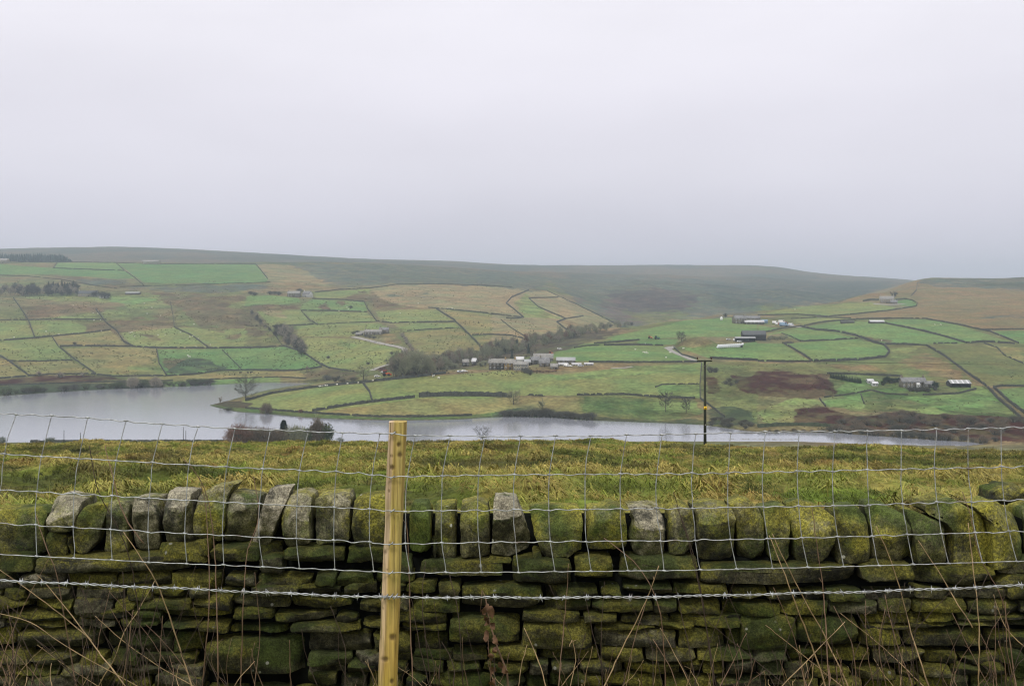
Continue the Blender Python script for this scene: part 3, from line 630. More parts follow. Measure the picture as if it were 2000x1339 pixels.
WALLS = [
 ('top wall along the upper edge of the green pastures under the moor',1,[(-300,205),(0,205),(250,200),(550,200),(870,205),(1200,215),(1500,212),(1920,215)],1.8,0),
 ('short wall closing the left end of the narrow top pasture',1,[(400,245),(430,205)],1.8,0),
 ('thin wall dividing the two top left pastures lengthwise',1,[(405,245),(650,255),(935,265)],1.8,0),
 ('slanting wall left of the big green top pasture',1,[(870,205),(935,262),(1010,315),(1080,375)],1.8,0),
 ('slanting wall ending the green top pasture at the brown moor',1,[(1920,215),(1960,260),(2010,325)],2.0,0),
 ('wall along the lower edge of the big green top pasture',1,[(900,385),(1300,375),(1600,365),(2000,352),(2030,350)],1.6,0.03),
 ('long wall above the dark wood on the upper left hill',1,[(-200,290),(0,300),(200,305),(450,330),(700,375),(880,400)],1.6,0.03),
 ('dark wall dropping from the upper left wood down the hill',1,[(100,470),(150,540),(215,640),(260,765)],2.2,0),
 ('level wall in the middle of the left hill, below brown rough grass',1,[(-200,640),(0,635),(200,635),(480,628),(800,632)],1.8,0.03),
 ('wavering wall over the two yellow fields at far left',1,[(-200,800),(0,790),(200,775),(390,757),(640,735),(830,710)],1.8,0.05),
 ('diagonal wall from the yellow fields down to the bracken bank',1,[(391,760),(440,835),(560,930),(720,1040)],1.9,0),
 ('long level wall through the middle of the lower left fields',1,[(450,835),(560,830),(700,832),(1000,835),(1150,845),(1600,848),(2000,842)],2.2,0.03),
 ('steep wall curving down between the yellow field and the sheep field',1,[(720,555),(800,660),(880,720),(930,800),(1000,833)],2.2,0),
 ('upright wall then slanting right through the sheep pastures',1,[(1280,500),(1300,600),(1310,690),(1440,750),(1570,845)],1.9,0.02),
 ('short diagonal wall at the lower left margin',1,[(0,905),(60,940),(220,1055)],1.9,0),
 ('broken level wall under the far left field',1,[(64,942),(300,945),(550,935)],1.7,0.06),
 ('steep wall right of the big yellow lower field',1,[(1176,852),(1195,960),(1250,1050)],2.2,0),
 ('wall along the top of the bracken bank by the far shore',1,[(-200,1090),(0,1075),(350,1045),(700,1040),(850,1060),(1100,1055),(1250,1055),(1450,1045),(1650,1015),(2000,1010),(2100,1012)],1.5,0.02),
 ('low wall just above the far left shoreline',1,[(-200,1145),(0,1125),(450,1110),(800,1100),(1300,1090)],1.4,0),
 ('faint overgrown wall across the bright green rushy field',1,[(1670,860),(1740,930),(1820,1010)],1.2,0.1),
 ('low wall along the narrow green strip above the water',1,[(1400,1092),(1700,1075),(2100,1062),(2300,1075)],1.4,0.05),
 ('wall from the rushy green field up round its right corner',2,[(0,770),(150,762),(290,755),(430,800),(560,890),(630,920)],2.0,0),
 ('wall along the bottom of the bright green lower field',2,[(0,935),(200,940),(380,938),(570,912)],1.6,0),
 ('wall between the brown scrub and the big sloping pasture',2,[(635,918),(700,930),(850,950)],1.6,0.03),
 ('long skyline wall between the moor and the top tan fields',2,[(520,350),(700,330),(930,320),(1130,292),(1400,288),(1700,295),(2000,310)],1.7,0),
 ('wall running right from the white gabled farm then down the slope',2,[(500,398),(700,405),(890,420),(920,480),(985,568)],2.2,0),
 ('broken level wall above the right middle pastures',2,[(990,568),(1090,580),(1250,575),(1400,574),(1570,572)],1.9,0.06),
 ('thin level wall below the small brown triangle of bracken',2,[(420,487),(660,490),(910,498)],1.7,0),
 ('short slanting wall between two small green fields',2,[(415,485),(470,550),(540,595)],1.9,0),
 ('level wall above the dark diagonal copse',2,[(200,605),(400,598),(510,590)],1.8,0.03),
 ('thin wall above the terrace of grey cottages',2,[(545,592),(700,580),(985,570)],1.4,0.05),
 ('wall crossing the tan upper fields to the zigzag',2,[(1370,465),(1500,475),(1750,500),(2000,530),(2090,540)],1.8,0.02),
 ('long diagonal wall down to the wooded stream',2,[(1430,475),(1560,555),(1680,670),(1790,785)],2.2,0),
 ('short broken wall left of the long diagonal wall',2,[(1210,640),(1350,630),(1600,615)],1.5,0.1),
 ('level wall right of the long diagonal wall',2,[(1700,670),(1850,668),(2000,675),(2130,708)],1.7,0.03),
 ('overgrown wall between the brown slope and the diagonal copse',2,[(0,600),(170,610),(220,670),(270,740)],1.6,0.08),
 ('dark wall along the back of the headland with sheep behind it',2,[(0,1165),(200,1110),(480,1070),(700,1045),(880,1030),(1000,1015),(1300,985),(1500,960)],2.2,0),
 ('short steep wall between the two headland pastures',2,[(880,1035),(930,1100),(950,1175)],1.9,0),
 ('thick dark wall rising across the headland',2,[(500,1245),(700,1210),(950,1175),(1080,1160),(1270,1140)],2.3,0),
 ('thickest dark wall under the farm pasture, thicker to the right',2,[(1300,1136),(1500,1127),(1750,1128),(1980,1137),(2000,1137)],3.0,0),
 ('low wall along the near shore of the headland',2,[(0,1220),(250,1240),(600,1265),(1000,1285),(1400,1285),(1700,1275)],1.7,0),
 ('zigzag wall in the tan fields, its upper and lower arms',3,[(240,500),(170,440),(110,395),(150,350),(280,295)],2.4,0),
 ('wall meeting the foot of the zigzag from the left',3,[(110,505),(200,507),(240,500)],1.6,0),
 ('hooked wall right of the zigzag running down the tan hill',3,[(500,350),(280,355),(350,420),(450,465),(560,510),(690,490)],2.2,0),
 ('wall curling down to the wood below the hooked wall',3,[(558,513),(490,535),(560,590),(640,625)],2.2,0),
 ('thin diagonal wall left of the wooded stream',3,[(70,517),(150,580),(280,660)],1.5,0),
 ('wall between the tan hill and the purple moor',3,[(420,302),(640,402),(860,510),(970,570)],1.6,0.03),
 ('short dark wall in the middle of the green slope by the wood',3,[(770,698),(950,685),(1110,670)],1.7,0),
 ('wall from the wood edge to a gate in the green slope',3,[(620,730),(700,715),(810,710)],1.4,0),
 ('dark straight wall from the gate to the lane',3,[(845,710),(1100,707),(1290,712)],1.8,0),
 ('wall beside the pale farm lane',3,[(1370,728),(1430,782),(1500,800),(1545,812)],1.8,0),
 ('long wall behind the greenhouses to the power pole field',3,[(730,835),(1000,840),(1300,838),(1580,835)],1.8,0),
 ('pale fence wall dropping beside the power pole',3,[(1578,842),(1566,1000),(1568,1110),(1650,1170),(1750,1250)],1.3,0),
 ('short broken wall right of a bush under the farm pasture',3,[(270,1085),(400,1090)],1.5,0.1),
 ('overgrown wall under the farm pasture towards the power pole',3,[(640,1085),(800,1082),(1000,1080),(1250,1100),(1530,1110)],1.6,0.04),
 ('straight dark wall right of the power pole crossarm',3,[(1640,808),(1850,818),(2000,825)],2.6,0),
 ('wall under the pasture with the white bales',4,[(0,793),(200,795),(400,795)],1.8,0.03),
 ('faint hedge line across the lower corner of the pole pasture',3,[(1230,1025),(1280,1005),(1560,1000)],1.0,0.1),
 ('wall round the highest pasture below the hilltop farmhouse',4,[(0,445),(300,440),(530,455),(700,440),(1000,408),(1190,378)],2.0,0),
 ('curved wall round the small bright lawn of the hilltop farmhouse',4,[(1192,374),(1200,352),(1160,333),(1100,322),(1040,330)],1.7,0),
 ('wall above the farm with scattered vans',4,[(250,472),(440,462),(560,464),(700,467)],1.7,0),
 ('wall under the upper strip of pasture right of the vans',4,[(350,525),(450,502),(550,490),(640,484),(740,480)],1.9,0),
 ('long wall sweeping round the rounded green field',4,[(320,530),(430,555),(600,570),(740,600),(870,650),(950,670),(990,720),(960,760),(800,780),(600,790),(420,795)],2.3,0.02),
 ('wall along the top of the right hand pastures',4,[(740,475),(1000,470),(1260,472),(1500,515),(1750,570),(1960,655)],2.0,0),
 ('wall dividing the two large right hand pastures',4,[(960,505),(1000,515),(1200,555),(1400,605),(1570,655),(1700,645),(1930,660)],2.0,0.02),
 ('long dark wall running down the right hill to the edge',4,[(940,665),(1100,665),(1270,675),(1400,750),(1600,900),(1720,980),(1800,1070),(1980,1220)],2.4,0),
 ('short wall under the right pastures with gaps',4,[(1320,660),(1420,656),(1500,658)],1.7,0.1),
 ('level wall at the right margin below the brown hill',4,[(1710,555),(1850,553),(2000,550),(2300,548)],1.6,0),
 ('wall between the two small fields right of the bale barn',4,[(320,642),(500,635),(750,620)],2.0,0.02),
 ('thin wall above the bale barn to the vans',4,[(40,575),(200,540),(320,530)],1.5,0.03),
 ('short wall from the thicket beside the barn',4,[(180,580),(250,605),(320,640)],1.4,0.05),
 ('wall stub at the corner below the barn thicket',4,[(185,655),(270,653)],1.6,0),
 ('slanting wall between the bale pasture and the rounded field',4,[(200,660),(330,735),(410,790)],1.9,0.05),
 ('level wall above the vivid green field at the right edge',4,[(1770,985),(1850,978),(2000,980),(2300,985)],1.7,0),
 ('lower wall of the walled lane in the right corner',4,[(1770,988),(1880,1090),(2000,1180),(2200,1330)],2.0,0),
 ('dark wall climbing the brown hill above the lawn',4,[(1150,300),(1190,260),(1200,200)],2.2,0.05),
 ('dark wall left of the hilltop farmhouse',4,[(790,340),(850,330),(910,332)],2.6,0),
 ('grey wall behind the lower right farmhouse',4,[(520,885),(700,888),(850,895),(1080,905)],1.4,0),
 ('low garden wall curving in front of the lower right farm',4,[(500,1062),(650,1045),(800,1020),(850,1008),(950,1035),(1130,1045)],1.2,0.03),
 ('short wall dropping from the garden wall, further left',4,[(465,1075),(490,1105),(510,1130)],1.3,0),
 ('short wall dropping from the middle of the garden wall',4,[(775,1040),(785,1070),(800,1110)],1.2,0),
 ('farm boundary wall under the far right barn',4,[(1240,1045),(1500,1035),(1640,1000)],1.3,0.03),
 ('thin wall rising behind the right hand bracken',4,[(1700,655),(1800,690),(1850,745),(2000,810)],1.2,0.08),
]
for i, (L, z, pts, h, gap) in enumerate(WALLS): field_wall(L, z, pts, (h if h >= 2.9 else h*(.72+.2*((i*7) % 5)/4)), 0.55+h*0.12, gap*.8+.012)
field_wall('overgrown dark bank along the lower right shore',4,[(0,1283),(150,1272),(300,1270),(450,1275),(600,1282)],1.6,3.0,0,hedge_m,'shore_bank','bank')
field_wall('dark stone reservoir embankment wall at the near left shore',0,[(60,868),(150,867),(250,866),(350,865),(450,864),(480,864)],1.15,1.2,0,wall_m,'embankment_wall','wall',455)
field_wall('low stone retaining wall by the near shore, right of the power pole',0,[(1270,861),(1400,861),(1560,861.5)],1.0,1.0,0,simple('shore_stone',(.2,.19,.15),0.9,0.3,0.5),'shore_wall','wall',440)
# ---------------------------------------------------------------- trees and shrubs
bark_m = simple('bark', (.10,.09,.07), 0.95, 0.35, 1.5)
twig_m = simple('twigs', (.31,.275,.21), 0.95, 0.3, 0.8)
twig_green_m = simple('mossy_twigs', (.25,.26,.165), 0.95, 0.3, 0.8)
twig_red_m = simple('reddish_twigs', (.20,.12,.085), 0.95, 0.35, 0.8)
twig_dark_m = simple('dark_twigs', (.095,.095,.075), 0.95, 0.3, 0.8)
conifer_m = simple('conifer_needles', (.022,.038,.022), 0.9, 0.45, 2.0)
shrub_m = simple('shrub_leaves', (.07,.09,.04), 0.9, 0.5, 2.0)
bramble_m = simple('shrub_twigs', (.155,.125,.085), 0.9, 0.4, 2.0)
def bare_tree(seed, H, spread, levels=5, twig=0.03, trunk=0.28, split=(2, 3), low=0.2):
    """a winter tree: tapering trunk mesh and a crown of limbs, branches and twigs"""
    r = random.Random(seed); T = MB(); K = MB()
    def grow(p, d, L, rad, lev):
        tgt = T if lev == 0 else K
        n = 3 if lev < 3 else 2
        pts = [p]; rads = [rad]; q = p; dd = d
        for i in range(n):
            dd = (dd+Vector((r.gauss(0, .13), r.gauss(0, .13), r.gauss(0.05, .08)))).normalized()
            q = q+dd*L/n; pts.append(q); rads.append(max(twig*0.6, rad*(1-0.45*(i+1)/n)))
        tgt.tube(pts, rads, 6 if lev == 0 else (4 if lev < 3 else 3), cap=False)
        if lev >= levels: return
        k = r.randint(*split)+(2 if lev == 0 else 0)+(1 if lev >= levels-2 else 0)
        for i in range(k):
            a = r.uniform(0, 2*math.pi); tilt = r.uniform(.35, .95)*spread
            ax = dd.orthogonal().normalized(); ax.rotate(__import__('mathutils').Quaternion(dd, a))
            nd = (dd*math.cos(tilt)+ax*math.sin(tilt)+Vector((0,0,.12))).normalized()
            f = r.uniform(low if lev else 0.3, 1.0); idx = f*n; i0 = min(int(idx), n-1)
            sp = pts[i0].lerp(pts[i0+1], idx-i0)
            grow(sp, nd, L*r.uniform(.55, .8), max(twig*.7, rads[i0]*0.62), lev+1)
        grow(q, dd, L*r.uniform(.6, .8), max(twig*.7, rads[-1]), lev+1)
    grow(Vector((0,0,-0.5)), Vector((0,0,1)), H*0.34, trunk, 0)
    zt = max(v[2] for v in K.v); s = H/zt
    for B in (T, K): B.v = [(x*s, y*s, z*s) for x, y, z in B.v]
    return T.mesh('trunk', True), K.mesh('crown')
def dome_tree(seed, H, Wd, limbs=30, twig=.02, trunk=.4, low=.13):
    """an open-grown winter tree: central trunk, limbs sweeping up and out to a round dome"""
    r = random.Random(seed); T = MB(); K = MB()
    tp = [Vector((r.gauss(0,.12)*t, r.gauss(0,.12)*t, H*.86*t-.5)) for t in (0,.15,.3,.45,.6,.75,.9,1)]
    T.tube(tp, [trunk*1.25,trunk,trunk*.85,trunk*.72,trunk*.55,trunk*.38,trunk*.22,twig], 8, False)
    def branch(p, q, rad, lev):
        v = q-p; L = v.length; mid = p.lerp(q, .5)+Vector((r.gauss(0,.06)*L, r.gauss(0,.06)*L, -.06*L+r.gauss(0,.04)*L))
        pts = [p, p.lerp(mid, .5)+Vector((0,0,-.015*L)), mid, mid.lerp(q, .55)+Vector((0,0,.03*L)), q]
        K.tube(pts, [max(twig, rad*f) for f in (1,.8,.6,.42,.25)], 5 if lev == 0 else 3, False)
        if lev >= 3: return
        for i in range((9, 6, 4)[lev]):
            t = r.uniform(.25, 1); k = min(3, int(t*4)); s = pts[k].lerp(pts[k+1], t*4-k)
            d = (v.normalized()+Vector((r.gauss(0,.6), r.gauss(0,.6), r.gauss(.15,.45)))).normalized()
            branch(s, s+d*L*r.uniform(.22, .5)*(1.15-.4*t), max(twig, rad*.42), lev+1)
    for i in range(limbs):
        t = low+(.97-low)*((i+.5)/limbs)**.9; a = i*2.4+r.gauss(0,.3); z = H*.86*t
        u = (z/H-.42)/.58; e = math.sqrt(max(.05, 1-abs(u)**2.2)); rr = Wd*.5*e*r.uniform(.72, 1.0)
        q = Vector((math.cos(a)*rr, math.sin(a)*rr, min(H*.99, z+rr*r.uniform(.25,.6)+H*.05)))
        branch(Vector((0,0,z)), q, trunk*.36*(1-.6*t), 0)
    return T.mesh('trunk', True), K.mesh('crown')
def leaf_blob(seed, rx, ry, rz, n, size, cz=None, lean=0, fill=0.55):
    """crown made of many small leaf faces, clumped"""
    rs = np.random.RandomState(seed); nc = max(5, n//60)
    cen = rs.normal(0, 1, (nc, 3)); cen /= np.linalg.norm(cen, axis=1)[:, None]; cen *= rs.uniform(fill*.6, 1, (nc, 1))**0.6*0.72
    k = rs.randint(0, nc, n); p = cen[k]+rs.normal(0, 0.17, (n, 3))
    p = p*np.array([rx, ry, rz])+np.array([0, 0, cz if cz is not None else rz])
    p[:, 2] = np.maximum(p[:, 2], 0.02*rz)
    d1 = rs.normal(0, 1, (n, 3)); d2 = rs.normal(0, 1, (n, 3)); s = size*rs.uniform(.5, 1.4, (n, 1))
    d1 *= s/np.linalg.norm(d1, axis=1)[:, None]; d2 *= s/np.linalg.norm(d2, axis=1)[:, None]
    return np.stack([p, p+d1, p+d2], 1).reshape(-1, 3)
def twig_blob(seed, rx, rz, n):
    """a leafless bush: thin twigs fanning up and out from the ground"""
    rs = np.random.RandomState(seed); nc = max(6, n//70)
    a = rs.uniform(0, 2*np.pi, nc); el = rs.uniform(.15, 1.5, nc); C_ = np.stack([np.cos(a)*np.cos(el)*rx, np.sin(a)*np.cos(el)*rx, rz*(.35+1.25*np.sin(el)*rs.uniform(.75, 1, nc))], -1)*rs.uniform(.55, .95, (nc, 1))
    k = rs.randint(0, nc, n); p = C_[k]+rs.normal(0, .11, (n, 3))*np.array([rx, rx, rz])*1.7; p[:, 2] = np.abs(p[:, 2])
    o = p-np.array([0, 0, -.15]); o /= np.linalg.norm(o, axis=1)[:, None]; o = o+rs.normal(0, .35, (n, 3))+np.array([0, 0, .25]); o /= np.linalg.norm(o, axis=1)[:, None]
    sd = np.cross(o, rs.normal(0, 1, (n, 3))); sd /= np.linalg.norm(sd, axis=1)[:, None]
    L = rs.uniform(.06, .17, (n, 1)); w_ = rs.uniform(.004, .011, (n, 1))
    return np.stack([p-sd*w_, p+sd*w_, p+o*L], 1).reshape(-1, 3)
def shrub_mesh(seed, rx, rz, n, size, leafy=False):
    V = leaf_blob(seed, rx, rx, rz, n, size) if leafy else twig_blob(seed, rx, rz, int(n*1.5)); me = mesh_np('foliage', V, tris=np.arange(len(V)).reshape(-1, 3))
    r = random.Random(seed); st = MB()
    for i in range(7):
        a = r.uniform(0, 6.28); st.tube([(0,0,-.3),(math.cos(a)*rx*.3,math.sin(a)*rx*.3,rz*.7),(math.cos(a)*rx*.6,math.sin(a)*rx*.6,rz*1.4)], [.12,.08,.03], 4, False)
    return me, st.mesh('stems')
def conifer_mesh(seed, H, r0, n=900, round_top=False):
    rs = np.random.RandomState(seed)
    t = rs.uniform(0, 1, n)**0.85; a = rs.uniform(0, 2*np.pi, n)
    prof = (1-t)**0.8 if not round_top else np.sqrt(np.clip(1-(t*1.0)**3, 0, 1))*(0.75+0.25*np.minimum(1, t*4))
    rad = r0*prof*rs.uniform(.45, 1.0, n)*(1+0.15*np.sin(a*3+t*20))
    p = np.stack([np.cos(a)*rad, np.sin(a)*rad, 0.05*H+t*H*0.95], -1)
    s = (0.09*H*(1-0.5*t) if not round_top else 0.05*H+0*t)[:, None]
    o = np.stack([np.cos(a), np.sin(a), (-0.45 if not round_top else 1.2)+0*a], -1); o /= np.linalg.norm(o, axis=1)[:, None]
    sd = np.stack([-np.sin(a), np.cos(a), 0.2*rs.normal(0, 1, n)], -1)
    V = np.stack([p-sd*s*.5, p+sd*s*.5, p+o*s], 1).reshape(-1, 3)
    T = MB(); T.tube([(0,0,-.4),(0,0,H*.5),(0,0,H*.93)], [r0*.11, r0*.07, .02], 6, False)
    return mesh_np('crown', V, tris=np.arange(len(V)).reshape(-1, 3)), T.mesh('trunk')
def plant(name, loc, meshes, label, cat='tree', group=None, s=1.0, rz=0.0):
    """meshes: list of (part name, mesh, material)"""
    e = empty(name, loc, label, cat, group); e.rotation_euler = (0, 0, rz); e.scale = (s, s, s)
    for pn, me, mat in meshes:
        o = bpy.data.objects.new(pn, me); C.objects.link(o); o.parent = e
        if not me.materials: me.materials.append(mat)
    return e
def put_copy(src, loc, label, group, s, rz):
    c = copy_tree(src); c.location = loc; c.rotation_euler = (0, 0, rz); c.scale = (s*R.uniform(.9, 1.1), s*R.uniform(.9, 1.1), s)
    c['label'] = label
    if group: c['group'] = group
    return c
def hgt(px, Y): return px*Y/F
# woodland prototypes, one metre tall; each tree scales its own
def proto_tree(seed, tm, H=1.0, **k):
    t, c = bare_tree(seed, 12, **k); return [('trunk', t, bark_m), ('crown', c, tm)]
_k = dict(levels=6, twig=.028, low=.08, split=(2, 3))
WOOD = [proto_tree(11, twig_m, spread=1.0, trunk=.18, **_k), proto_tree(12, twig_green_m, spread=1.15, trunk=.2, **_k),
        proto_tree(13, twig_m, spread=.85, trunk=.18, **_k), proto_tree(14, twig_green_m, spread=1.05, trunk=.2, **_k),
        proto_tree(15, twig_red_m, spread=.95, trunk=.18, **_k), proto_tree(16, twig_dark_m, spread=1.1, trunk=.2, **_k)]
CON = [list(zip(('crown', 'trunk'), conifer_mesh(s, 12, 2.3), (conifer_m, bark_m))) for s in (1, 2)]
_first = {}
def wood(kind, x, y, hpx, label, group=None, dy=0, ymin=452.0, cat='tree', name='bare_tree', key=None):
    """a tree whose foot the photo shows at (x, y), hpx photo pixels tall"""
    q = at(x, y, ymin); s = hgt(hpx, q.y)/12; k = (kind, name); q.z -= 0.1
    if k not in _first:
        src = CON[kind-10] if kind >= 10 else WOOD[kind]
        _first[k] = plant(name, q, src, label, cat, group, s, R.uniform(0, 6.28)); return _first[k]
    return put_copy(_first[k], q, label, group, s, R.uniform(0, 6.28))
rt = random.Random(21)
# the wooded stream valley behind the farms
base = [(765,740),(800,734),(850,731),(885,718),(920,707),(960,702),(1000,694),(1040,682),(1075,674),(1110,662),(1150,655),(1190,646),(1235,640)]
BX = np.array([b[0] for b in base]); BY = np.array([b[1] for b in base])
for i in range(200):
    x = rt.uniform(768, 1235) if i > 30 else rt.uniform(768, 880); y = float(np.interp(x, BX, BY))
    h = np.interp(x, [765,800,850,900,1000,1100,1240], [43,44,32,27,26,20,10])*rt.uniform(.75, 1.15)
    y -= rt.uniform(0, 1)*np.interp(x, [765,900,1000,1100,1240], [14,14,16,12,5])
    kd = rt.choice([0,1,1,3,3,2,4,5]); 
    wood(kd, x, y, h, 'bare winter tree in the wooded belt along the stream behind the farm', 'bare trees of the stream valley wood')
for x, y, h in ((815,735,56),(790,738,50),(838,733,46)): wood(3, x, y, h, 'tall bare tree at the lower end of the stream wood by the orange vehicle', 'tallest trees of the stream wood')
for x, y, h in ((985,690,22),(1010,684,24),(1032,690,20),(1000,700,18)): wood(10, x, y, h, 'dark conifer standing among bare trees behind the long farmhouse', 'conifers in the stream valley wood', name='conifer')
# dark diagonal copse on the left hill
for i in range(52):
    t = i/51; x = 540+t*50+rt.uniform(-12, 12); y = 646+t*45+rt.uniform(-5, 5)
    wood(rt.choice([5,5,0,2]), x, y, rt.uniform(15, 24), 'bare tree in the dark diagonal copse on the left hillside', 'trees of the diagonal copse')
for i in range(12): wood(rt.choice([5,0]), 494+i*2.6+rt.uniform(-5,5), 612+i*3.2, rt.uniform(8,13), 'small bare tree in the overgrown gully above the diagonal copse', 'trees of the overgrown gully')
# upper left wood
for i in range(62):
    x = rt.uniform(0, 150); y = 579+rt.uniform(-10, 0)
    wood(rt.choice([5,5,0,2]), x, y, rt.uniform(15, 25)*(1.2 if 20 < x < 70 else .9), 'bare tree of the dark wood below the top pastures on the upper left', 'bare trees of the upper left wood')
for i in range(16): wood(10+i % 2, 92+i*3.4+rt.uniform(-2,2), 571+rt.uniform(-3, 3), rt.uniform(16, 23), 'dark pointed conifer in the upper left wood', 'conifers of the upper left wood', name='conifer')
for x, y, h in ((182,580,14),(190,581,18),(198,583,19),(205,584,18),(212,583,15),(150,578,16)): wood(5, x, y, h, 'bare tree around the long cottages on the upper left hill', 'trees round the upper left cottages')
# conifer plantation on the left skyline: one far mass
pl = []
for i in range(700):
    x = rt.uniform(-300, 142); yb = 511-rt.uniform(0, 2); Y = rt.uniform(2150, 2550)
    H = rt.uniform(15, 19)*(1.0 if x < 118 else max(.25, 1-(x-118)/30)); X = (x-1000)/F*Y; z = float(height_at(np.array(x), np.array(Y)))
    for k in range(3):
        a = rt.uniform(0, 3.14); b = H*(.15+.27*k); rr = 3.6*(1-.25*k)
        for g in range(3):
            q = a+g*2.09; pl += [(X+math.cos(q)*rr, Y+math.sin(q)*rr, z+b), (X+math.cos(q+2.09)*rr, Y+math.sin(q+2.09)*rr, z+b), (X, Y, z+b+H*.45)]
tag(link('conifer_plantation', mesh_np('conifer_plantation', pl, tris=np.arange(len(pl)).reshape(-1, 3)), conifer_m), 'dark conifer plantation along the moor edge at far left', 'wood', kind='stuff')
# single trees
def single(seed, x, y, hpx, label, tm=twig_m, ymin=452.0, spread=.95, levels=6, twig=.03, trunk=.3, split=(2, 3), group=None, low=.2):
    q = at(x, y, ymin); H = hgt(hpx, q.y); t, c = bare_tree(seed, H, spread, levels, twig, trunk, split, low)
    q.z -= .1
    return plant('bare_tree', q, [('trunk', t, bark_m), ('crown', c, tm)], label, 'tree', group)
q = at(480, 782); H = hgt(46, q.y); t_, c_ = dome_tree(31, H, hgt(50, q.y), 34, .022, .42, .12); q.z -= .1
lone_m = simple('oak_twigs', (.085,.08,.06), .95, .3, .8)
plant('bare_tree', q, [('trunk', t_, lone_m), ('crown', c_, lone_m)], 'lone bare tree with a wide round crown on the headland tip', 'tree')
single(32, 429, 789, 16, 'thin upright leafless sapling at the point of the headland', spread=.45, levels=4, twig=.05, trunk=.12)
q = at(1300, 804); t_, c_ = dome_tree(33, hgt(40, q.y), hgt(32, q.y), 24, .03, .22, .2)
plant('bare_tree', q, [('trunk', t_, bark_m), ('crown', c_, twig_dark_m)], 'tall dark bare tree on the slope left of the power pole', 'tree')
q = at(1340, 807); t_, c_ = dome_tree(34, hgt(32, q.y), hgt(20, q.y), 24, .03, .22, .2)
plant('bare_tree', q, [('trunk', t_, bark_m), ('crown', c_, twig_dark_m)], 'slim bare tree closest to the left of the power pole', 'tree')
q = at(1003, 790); t_, c_ = dome_tree(35, hgt(27, q.y), hgt(30, q.y), 24, .03, .3, .12)
plant('bare_tree', q, [('trunk', t_, bark_m), ('crown', c_, twig_green_m)], 'bare bushy tree at the right end of the thick dark wall', 'tree')
single(36, 1060, 798, 22, 'faint small bare tree above the dark scrubby shore', twig_green_m, spread=1.0, levels=5, twig=.04, trunk=.18)
q = at(710, 741); t_, c_ = dome_tree(37, hgt(25, q.y), hgt(24, q.y), 24, .03, .3, .12)
plant('bare_tree', q, [('trunk', t_, bark_m), ('crown', c_, twig_green_m)], 'round bare tree at the corner between the two headland pastures', 'tree')
single(38, 600, 726, 13, 'small bare tree on the wall above the headland inlet', spread=.8, levels=5, twig=.05, trunk=.18)
q = at(943, 866, 430); t_, c_ = dome_tree(39, hgt(33, q.y), hgt(33, q.y), 22, .014, .16, .2)
plant('bare_tree', q, [('trunk', t_, bark_m), ('crown', c_, twig_dark_m)], 'small bare tree behind the brow of the near hillside, right of the post', 'tree')
q = at(1331, 667); t_, c_ = dome_tree(40, hgt(19, q.y), hgt(21, q.y), 24, .03, .3, .12)
plant('bare_tree', q, [('trunk', t_, bark_m), ('crown', c_, twig_dark_m)], 'round topped tree beside the brown mound', 'tree')
single(41, 1416, 622, 11, 'little dark tree near the white tank', twig_dark_m, spread=1.0, levels=5, twig=.08)
single(42, 1746, 584, 17, 'dark tree behind the hilltop farmhouse', twig_dark_m, spread=.95, levels=5, twig=.1, trunk=.4)
single(43, 660, 742, 10, 'small scrub tree at the mouth of the inlet', twig_dark_m, spread=1.1, levels=5, twig=.06)
# shrubs
SH = {}
def shrub(x, y, hpx, label, group=None, mat=None, wr=1.0, seed=1, ymin=452.0, name='shrub', n=900):
    q = at(x, y, ymin); h = hgt(hpx, q.y); mat = mat or shrub_m
    key = (seed, mat.name, round(wr, 1))
    if key not in SH:
        me, st = shrub_mesh(seed, 0.5*wr, 0.5, int(n*1.8), 0.055, mat in (conifer_m, shrub_m))
        SH[key] = plant(name, q, [('foliage', me, mat), ('stems', st, twig_dark_m)], label, 'shrub', group, h, R.uniform(0, 6))
        SH[key].children[1].scale = (1, 1, .7); return SH[key]
    c = put_copy(SH[key], q, label, group, h, R.uniform(0, 6)); return c
shrub(260,758.5,28,'large round leafless thicket on the far left shore, the left of two', mat=twig_m, seed=4, n=1600)
shrub(304,756.5,25,'large round leafless thicket on the far left shore, the right of two', mat=twig_m, seed=5, n=1600)
for i in range(48):
    x = rt.uniform(-40, 420); shrub(x, float(np.interp(x,[0,130,234,312,420],[771,763,758,755,751]))-rt.uniform(0,3), rt.uniform(8,17), 'low dark scrub along the far left shoreline', 'scrub along the far left shore', rt.choice([twig_dark_m, shrub_m]), 2.0, seed=6)
for x, y, h in ((76,734,14),(118,737,16),(162,735,10)): shrub(x, y, h, 'wispy bare bush on the bracken bank at the left', 'bushes on the bracken bank', twig_m, 1.0, seed=7, n=350)
shrub(520,809,26,'brownish rounded bush hanging over the water on the headland shore', mat=bramble_m, seed=8, n=1300)
shrub(446,804,12,'dark low bush at the waterline under the headland tip', mat=twig_dark_m, wr=1.8, seed=9)
shrub(588,806,10,'small russet bush on the near shore of the headland', mat=twig_red_m, wr=1.0, seed=10)
for x, y, h, w_ in ((640,742,14,2),(655,745,12,2),(672,748,12,2.2),(690,745,12,2)): shrub(x, y, h, 'dark scrub at the head of the inlet', 'scrub at the inlet', twig_dark_m, w_, seed=6)
